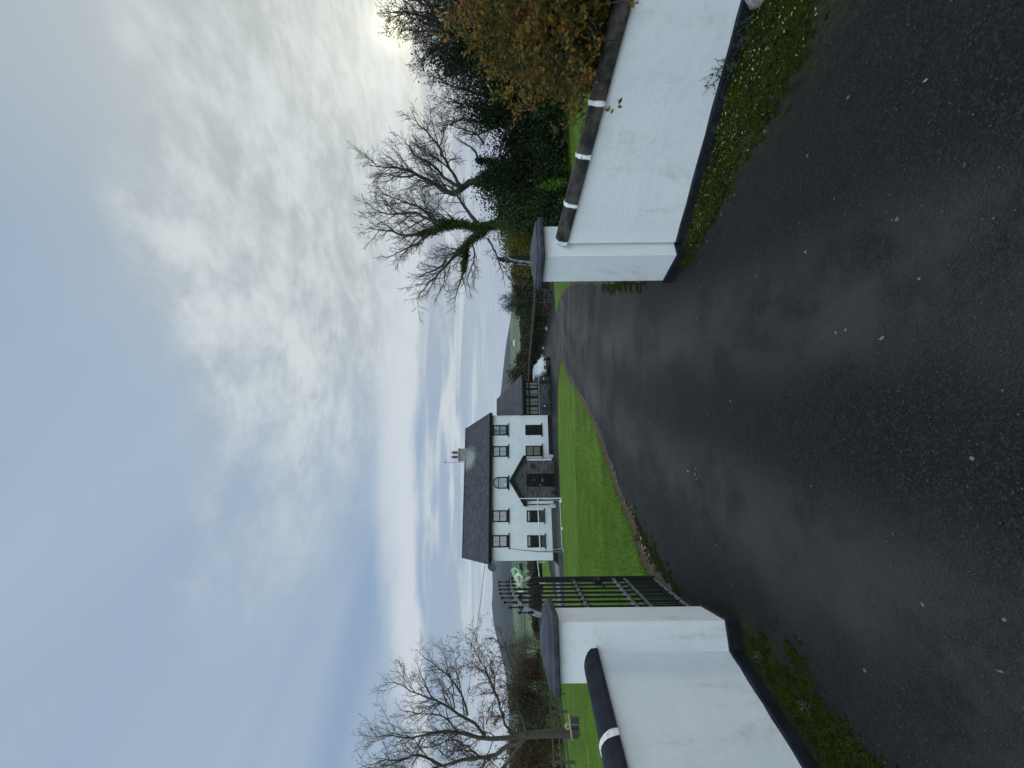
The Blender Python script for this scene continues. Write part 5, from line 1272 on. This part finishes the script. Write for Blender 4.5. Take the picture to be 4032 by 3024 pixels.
# ------------------------------------------------------------------ left garden
r7 = np.random.default_rng(707); D7 = 17.0
Z7 = dict(org=(1300, 2450), sc=2.458)
t7 = thing('cherry_tree', 'large bare tree with a few red leaves on the lawn behind the black coped wall', 'tree')
base = at(1243, 1585, D7); base[2] = float(gz(base[0], base[1])) - 0.05
fork = at((1300 + 1900 / 2.458) / 1.8228, (2450 + 1095 / 2.458) / 1.8228, D7)
tr, _ = resample(smooth_line([base, (base + fork) / 2 + np.array([0.05, 0, 0.02]), fork], 5), 12)
L7 = [(tr, np.linspace(0.20, 0.15, 12)),
      limb([(1900, 1085), (1750, 1110), (1550, 1120), (1250, 1085), (1010, 1050), (800, 1130), (550, 1110), (300, 1150)], D7, 0.105, 0.010, r7, **Z7),
      limb([(1900, 1110), (1750, 1190), (1550, 1290), (1250, 1350), (1060, 1400), (880, 1480), (600, 1520), (350, 1500)], D7, 0.105, 0.010, r7, **Z7),
      limb([(1500, 1110), (1390, 970), (1200, 850), (1000, 750), (800, 680), (620, 570), (450, 640)], D7, 0.07, 0.008, r7, **Z7),
      limb([(1330, 900), (1250, 660), (1050, 450), (900, 330), (800, 230)], D7, 0.05, 0.008, r7, **Z7),
      limb([(1760, 1100), (1680, 950), (1580, 640), (1430, 330), (1300, 70)], D7, 0.06, 0.008, r7, **Z7),
      limb([(1900, 1060), (1820, 820), (1760, 480), (1690, 200), (1600, 0)], D7, 0.05, 0.008, r7, **Z7),
      limb([(1250, 1080), (1150, 960), (1050, 900), (800, 880), (600, 830)], D7, 0.04, 0.008, r7, **Z7),
      limb([(1080, 1390), (900, 1290), (700, 1330), (450, 1360), (200, 1440)], D7, 0.06, 0.008, r7, **Z7),
      limb([(1450, 1310), (1300, 1180), (1200, 1140), (1000, 1200), (780, 1240)], D7, 0.04, 0.008, r7, **Z7),
      limb([(1880, 1130), (1760, 1300), (1640, 1450), (1500, 1620), (1300, 1700)], D7, 0.07, 0.008, r7, **Z7),
      limb([(1600, 700), (1520, 480), (1450, 240)], D7, 0.03, 0.007, r7, **Z7),
      limb([(1000, 760), (900, 560), (850, 420), (780, 330)], D7, 0.03, 0.007, r7, **Z7),
      limb([(1200, 850), (1180, 600), (1120, 400), (1080, 220)], D7, 0.03, 0.007, r7, **Z7)]
lv7 = branches(L7[1:], r7, 3, (0.18, 0.12, 0.11), 0.46, rmin=0.0046, lmax=1.6, trop=0.05)
bark_parts(t7, [L7] + lv7[1:], M['bark'])
lim_z = at(1060, 1500, D7)[2]
leaves_along(lv7[2:], r7, 1.3, 0.075, M['red_leaf'], t7, spread=0.04, pick=lambda C: (C[:, 2] > lim_z - 0.5) & (C[:, 2] < lim_z + 2.6 * r7.random(len(C)) ** 1.5 - 0.2) & (C[:, 0] > -17.3 + 1.5 * r7.random(len(C))))
leaves_along(lv7[2:], r7, 0.05, 0.065, M['red_leaf'], t7, spread=0.04)

# plank on blocks under the tree, with a small nest box lying on it
p = at(1243, 1568, 16.3); sx, sy = p[0], p[1]; sz_ = float(gz(sx, sy)) + 0.04
pl = thing('plank_seat', 'pale plank resting on two grey blocks at the foot of the bare tree', 'bench', (sx, sy, sz_), 0.15)
b = MB(); b.box(-0.42, 0.44, -0.13, 0.13, 0.36, 0.41, Matrix.Rotation(R(-6), 4, 'Y')); b.build('seat', M['plank'], pl)
b = MB(); b.box(-0.34, -0.06, -0.12, 0.12, -0.05, 0.33); b.build('block', M['cap'], pl, bevel=0.01)
b = MB(); b.box(0.12, 0.30, -0.10, 0.10, -0.05, 0.36); b.build('block', M['bin'], pl, bevel=0.01)
nb_ = thing('nest_box', 'small tan wooden box sitting on the pale plank', 'box', (sx - 0.02, sy, sz_ + 0.42), 0.5)
b = MB(); b.prism([(-0.09, 0), (0.09, 0), (0.09, 0.14), (0, 0.21), (-0.09, 0.14)], -0.09, 0.09); b.build('box_body', M['plank'], nb_); b = MB(); b.box(-0.03, 0.03, -0.094, -0.088, 0.05, 0.11); b.build('entrance_hole', M['dark_plastic'], nb_)

def fence(label, pts, h, rails=3, step=2.6, matl='timber', skew=0.0):
    """post and rail fence: each post and rail its own part"""
    P = [Vector((x, y, float(gz(x, y)) + 0.03)) for x, y in pts]
    o = thing('rail_fence', label, 'fence', P[0])
    for a, b_ in zip(P[:-1], P[1:]):
        d = b_ - a; n = max(1, round(d.length / step)); ang = math.atan2(d.y, d.x)
        for i in range(n + (1 if b_ is P[-1] else 0)):
            q = a.lerp(b_, i / n) - P[0]; q.z = float(gz(q.x + P[0].x, q.y + P[0].y)) + 0.03 - P[0].z
            k = MB(); k.box(-0.055, 0.055, -0.045, 0.045, -0.3, h, Matrix.Translation(q) @ Matrix.Rotation(ang, 4, 'Z')); k.build('post', M[matl], o)
        for i in range(n):
            q0 = a.lerp(b_, i / n); q1 = a.lerp(b_, (i + 1) / n)
            for q in (q0, q1): q.z = float(gz(q.x, q.y)) + 0.03
            q0 -= P[0]; q1 -= P[0]; nn = Vector((-d.y, d.x, 0)).normalized() * -0.06
            for k_ in range(rails):
                z = h * (0.92 - 0.31 * k_); t_ = MB()
                u_ = (q1 - q0); up = Vector((0, 0, 0.042)); s_ = Vector((-d.y, d.x, 0)).normalized() * 0.018
                c0_, c1_ = q0 + nn + Vector((0, 0, z)), q1 + nn + Vector((0, 0, z))
                t_.loft([[c0_ - up - s_, c0_ - up + s_, c0_ + up + s_, c0_ + up - s_], [c1_ - up - s_, c1_ - up + s_, c1_ + up + s_, c1_ + up - s_]]); t_.build('rail', M[matl], o)
    return o
def gxy(xd, yd, D): q = at(xd, yd, D); return (float(q[0]), float(q[1]))
fence('dark three rail fence across the lawn behind the bare tree', [gxy(1240, 1700, 16.5), gxy(1235, 1647, 18.5), gxy(1225, 1537, 23.5), gxy(1219, 1499, 27.0), gxy(1210, 1420, 33.0), gxy(1200, 1330, 42.0)], 1.15, 3, 3.2)
fence('far rail fence of the paddock beyond the house gable', [gxy(1180, 1330, 56), gxy(1180, 1270, 55), gxy(1180, 1200, 56)], 1.15, 3, 2.7)

# shrubs and hedgerow on the left
def bush_z(name, label, yd, bottom, top, D, wpx, n, size, matl, seed, **kw):
    """bush placed by its top; stands on the ground at distance D"""
    return bush_px(name, label, yd, top, D, wpx, n, size, matl, seed, **kw)
LS = 'scrub bushes beyond the lawn fence'
bush_z('willow_bush', 'rounded olive brown willow bush behind the pier capstone by the barred gate', 1415, 1165, 1084, 38, 80, 9500, 0.15, M['brown_leaf'], 31, clumps=40, aspect=0.25, cat='bush')
bush_z('beech_bush', 'rust orange bush left of the willow bush', 1480, 1175, 1082, 36, 90, 8000, 0.15, M['rust_leaf'], 32, clumps=34)
bush_z('beech_bush', 'rust brown bush right of the cherry trunk', 1535, 1180, 1092, 34, 70, 6500, 0.15, M['brown_leaf'], 33, clumps=30)
bush_z('scrub_bush', 'brown scrub bush behind the cherry trunk', 1600, 1185, 1088, 30, 90, 8000, 0.15, M['brown_leaf'], 34, clumps=34, group=LS)
bush_z('scrub_bush', 'rust scrub bush at the left frame edge', 1660, 1185, 1080, 27, 100, 8000, 0.14, M['rust_leaf'], 35, clumps=34, group=LS)
bush_z('scrub_bush', 'dark low bush at the foot of the willow', 1440, 1170, 1130, 37, 60, 1600, 0.14, M['hedge_leaf'], 36, clumps=16, group=LS)
HL = 'hedgerow bushes in the valley beyond the paddock'
for i, (yd, top, D, wpx, mt, lab) in enumerate(((1222, 1152, 52, 44, 'hedge_leaf', 'dark hedgerow bush next to the house gable'), (1258, 1151, 51, 46, 'hedge_leaf', 'dark hedgerow bush behind the free end of the open gate'), (1298, 1152, 53, 46, 'hedge_leaf', 'dark hedgerow bush behind the curved top of the open gate'),
                                         (1228, 1139, 66, 46, 'brown_leaf', 'brown hedgerow tree above the paddock by the gable'), (1266, 1138, 68, 46, 'brown_leaf', 'brown hedgerow tree above the paddock behind the gate finials'), (1310, 1141, 66, 50, 'far_olive', 'olive hedgerow tree between gate and willow bush'), (1345, 1150, 56, 46, 'hedge_leaf', 'dark hedgerow bush beside the willow bush'),
                                         (1240, 1122, 190, 40, 'far_green', 'hazy dark tree in the far field next to the gable'), (1290, 1121, 200, 46, 'far_green', 'hazy dark tree in the far field above the gate top'))):
    bush_px('hedgerow_bush', lab, yd, top, D, wpx, 2600, 0.9 if D > 100 else 0.26, M[mt], 400 + i, clumps=30, group=HL, depth_r=2.0)
wr = np.random.default_rng(67); nU = 16000; u_ = wr.uniform(1365, 1760, nU); dd = wr.uniform(29, 46, nU)
C = np.column_stack([(829.5 - u_) / 831 * dd, dd, np.zeros(nU)]); C[:, 2] = gz(C[:, 0], C[:, 1]) + wr.random(nU) ** 1.6 * 1.5
V, F = leaves_np(C, 0.17, wr, 0.4); tag(mesh_np('undergrowth', V, F, M['brown_leaf']), 'brown undergrowth beneath the scrub beyond the fence', kind='stuff')
p_ = at(1161, 1212, 46); q_ = at(1167, 1262, 45)
wl = thing('white_rail', 'pale horizontal rail crossing the paddock beside the house gable', 'rail', tuple(p_))
b = MB(); b.tube([(0, 0, 0), tuple(q_ - p_)], 0.055, 6); b.build('rail', M['white_metal'], wl)
for f_ in (0.05, 0.95):
    e_ = (q_ - p_) * f_; b = MB(); g_ = float(gz(p_[0] + e_[0], p_[1] + e_[1])) - p_[2]; b.tube([tuple(e_), (e_[0], e_[1], g_ - 0.1)], 0.05, 6); b.build('post', M['white_metal'], wl)

# ------------------------------------------------------------------ far right: clipped hedge, wood and field edge
hp = np.array([(22, 33.5), (12, 33.6), (8.4, 34.6), (6.4, 38.0), (4.4, 44), (2.0, 51), (-4, 57), (-14, 60)], float)
hs, hl = resample(np.column_stack([smooth_line(hp, 8), np.zeros(57)]), 240)
hr = np.random.default_rng(88)
hedge = thing('clipped_hedge', 'long dark clipped hedge with brown flat top along the far side of the drive', 'hedge', (8.4, 34.6, 0))
nh = 30000; k = hr.integers(0, 239, nh); f_ = hr.random(nh)
C = hs[k] * (1 - f_)[:, None] + hs[k + 1] * f_[:, None]
T = hs[k + 1] - hs[k]; T /= np.linalg.norm(T, axis=1, keepdims=True); N = np.column_stack([-T[:, 1], T[:, 0], np.zeros(nh)])
if (N[0] @ np.array([-1, -1, 0])) > 0: N = -N
zrel = hr.random(nh) ** 0.8 * 1.42; dep = np.abs(hr.normal(size=nh)) * 0.16 + 0.10 * np.sin(C[:, 0] * 3.1 + zrel * 2)
C = C + N * dep[:, None]; C[:, 2] = gz(C[:, 0], C[:, 1]) + zrel
V, F = leaves_np(C - (8.4, 34.6, 0), 0.16, hr, 0.6); mesh_np('foliage', V, F, M['hedge_leaf'], hedge)
nh = 12000; k = hr.integers(0, 239, nh); f_ = hr.random(nh); C = hs[k] * (1 - f_)[:, None] + hs[k + 1] * f_[:, None]
T = hs[k + 1] - hs[k]; T /= np.linalg.norm(T, axis=1, keepdims=True); N = np.column_stack([-T[:, 1], T[:, 0], np.zeros(nh)])
if (N[0] @ np.array([-1, -1, 0])) > 0: N = -N
C = C + N * hr.uniform(0, 1.5, nh)[:, None]; C[:, 2] = gz(C[:, 0], C[:, 1]) + 1.42 + hr.normal(size=nh) * 0.05
V, F = leaves_np(C - (8.4, 34.6, 0), 0.17, hr, 0.35); mesh_np('hedge_top', V, F, M['hedge_top'], hedge)
# crimson stems in front of the hedge
rs = np.random.default_rng(9); p = at(1187, 610 + 20, 33.0)
o = thing('dogwood_shrub', 'crimson stemmed shrub in front of the clipped hedge', 'shrub', (7.1, 35.4, float(gz(7.1, 35.4))))
st = [(path((0, 0, 0), np.array([rs.normal() * 0.8, rs.normal() * 0.5, 1.0]), rs.uniform(0.6, 1.1), 6, rs, 0.12, 0.03), np.linspace(0.02, 0.008, 7)) for _ in range(26)]
V, F = tubes_np(st, 4); mesh_np('stem', V, F, M['red_stem'], o)
for i, (x, y, lab) in enumerate(((5.55, 38.9, 'pale stone at the hedge foot, lone one nearest the crimson shrub'), (4.05, 43.4, 'pale stone pair end at the hedge foot, larger lump'), (3.35, 45.7, 'pale stone at the hedge foot close to the white car'))):
    b = MB(); rk = random.Random(i + 20); rings = []
    for z, s_ in ((-0.03, 0.8), (0.05, 1.0), (0.16, 0.85), (0.24, 0.35)):
        rings.append([(x + 0.22 * s_ * math.cos(a) * rk.uniform(0.8, 1.2), y + 0.18 * s_ * math.sin(a) * rk.uniform(0.8, 1.2), float(gz(x, y)) + z) for a in [2 * math.pi * q / 9 for q in range(9)]])
    b.loft(rings); tag(b.build('stone', M['rock'], smooth=True), lab, 'stone', 'stones at the hedge foot')

def far_tree(label, yd, top, D, wpx, mt, seed, bare=0.0, n=1500, size=0.45):
    p = at(1106, yd, D); g = float(far_z(np.array(p[0]), np.array(p[1]))) - 0.2
    zt = at(top, yd, D)[2]; h = zt - g; w_ = wpx / 831 * D / 2; r = np.random.default_rng(seed)
    o = thing('woodland_tree', label, 'tree', (p[0], p[1], g), 0, 'trees of the wood beyond the hedge')
    lim = []
    tr, _ = resample(np.array([(0, 0, -0.2), (r.normal() * 0.1, 0, h * 0.45)]), 5); lim.append((tr, np.linspace(0.05 * h ** 0.5 + 0.05, 0.07, 5)))
    for i in range(9):
        a = r.uniform(0, 2 * np.pi); e_ = np.array([math.cos(a) * w_ * r.uniform(.4, 1), math.sin(a) * w_ * 0.7, h * r.uniform(0.65, 1.0)])
        Q, _ = resample(np.array([(0, 0, h * r.uniform(0.12, 0.4)), e_ * (0.5, 0.5, 0.55) + (0, 0, 0.1 * h), e_]), 7); lim.append((Q, np.linspace(0.06, 0.02, 7)))
    V, F = tubes_np(lim, 5); mesh_np('trunk', V, F, M['bark_far'], o)
    if bare > 0:
        lv = branches(lim[1:], r, 2, (0.28, 0.2), 0.55, rmin=0.024, lmax=2.6); V, F = tubes_np(lv[1] + lv[2], 3); mesh_np('crown', V, F, M['bark_far'], o)
    if bare < 1:
        cl = 26; d = r.normal(size=(cl, 3)); d /= np.linalg.norm(d, axis=1, keepdims=True); cc = d * r.uniform(0.45, 1.0, cl)[:, None] * (w_, w_ * 0.8, h * 0.46) + (0, 0, h * 0.50)
        k = r.integers(0, cl, n); C = cc[k] + r.normal(size=(n, 3)) * (w_ * 0.24, w_ * 0.24, h * 0.12); C[:, 2] = np.maximum(C[:, 2], 0.05)
        V, F = leaves_np(C, size, r, 0.6); mesh_np('foliage', V, F, M[mt], o)
    return o
FT = [('olive woodland tree showing just right of the edge-on gate', 572, 1100, 66, 46, 'far_olive', 0), ('brown woodland tree left of the edge-on gate', 600, 1102, 68, 44, 'far_olive', 0),
      ('dark green woodland tree between the brown one and the tall bare one', 632, 1108, 72, 40, 'far_green', 0), ('tall bare woodland tree standing over the hedge', 655, 1080, 78, 52, 'far_olive', 1), ('dark green woodland tree under the tall bare one', 668, 1112, 70, 46, 'far_green', 0),
      ('second low brown tree left of the tall bare tree', 700, 1122, 80, 44, 'far_olive', 0), ('low dark tree midway along the clipped hedge', 728, 1126, 82, 46, 'far_green', 0), ('low brown scrub tree behind the middle of the clipped hedge', 755, 1126, 84, 46, 'brown_leaf', 0),
      ('olive scrub tree behind the roof end of the sunroom', 812, 1100, 70, 50, 'far_olive', 0.5), ('dark scrub tree behind the white car', 783, 1114, 74, 46, 'far_green', 0.3), ('olive woodland tree hidden mostly by the capstone', 545, 1100, 62, 46, 'far_olive', 0)]
for i, (lab, yd, top, D, wpx, mt, bare) in enumerate(FT): far_tree(lab, yd, top, D, wpx, mt, 500 + i, bare)
# rough undergrowth closing the foot of the wood
ur = np.random.default_rng(66); nU = 9000; u_ = ur.uniform(500, 850, nU); dd = ur.uniform(58, 92, nU)
C = np.column_stack([(829.5 - u_) / 831 * dd, dd, np.zeros(nU)]); C[:, 2] = gz(C[:, 0], C[:, 1]) + ur.random(nU) ** 1.5 * 2.0
V, F = leaves_np(C, 0.5, ur, 0.6); tag(mesh_np('undergrowth', V, F, M['hedge_leaf']), 'dark undergrowth along the foot of the wood', kind='stuff')
# far white farmhouse on the hill field
p = at(1118, 741, 620); g = float(far_z(np.array(p[0]), np.array(p[1])))
o = thing('farm_cottage', 'tiny white cottage on the green hillside across the valley', 'cottage', (p[0], p[1], g), 0.3)
b = MB(); b.box(-4, 4, -3, 3, -1.5, 3.2); b.build('wall', M['house'], o)
b = MB(); b.prism([(-3.4, 3.2), (3.4, 3.2), (0, 5.6)], -4.3, 4.3, Matrix.Rotation(R(90), 4, 'Z')); b.build('roof', M['slate2'], o)

# ------------------------------------------------------------------ air
hb = MB(); hb.box(-3300, 3300, -1600, 3600, -60, 420)
hz_m = bpy.data.materials.new('haze'); hz_m.use_nodes = True
ht = hz_m.node_tree; ht.nodes.clear()
ho = ht.nodes.new('ShaderNodeOutputMaterial'); hv = ht.nodes.new('ShaderNodeVolumePrincipled')
hv.inputs['Color'].default_value = (0.86, 0.92, 1.0, 1); hv.inputs['Density'].default_value = 0.00012; hv.inputs['Anisotropy'].default_value = 0.0
ht.links.new(hv.outputs[0], ho.inputs['Volume'])
HAZE = True
if HAZE:
    tag(hb.build('haze', hz_m), 'thin blue winter haze over the valley', kind='stuff')
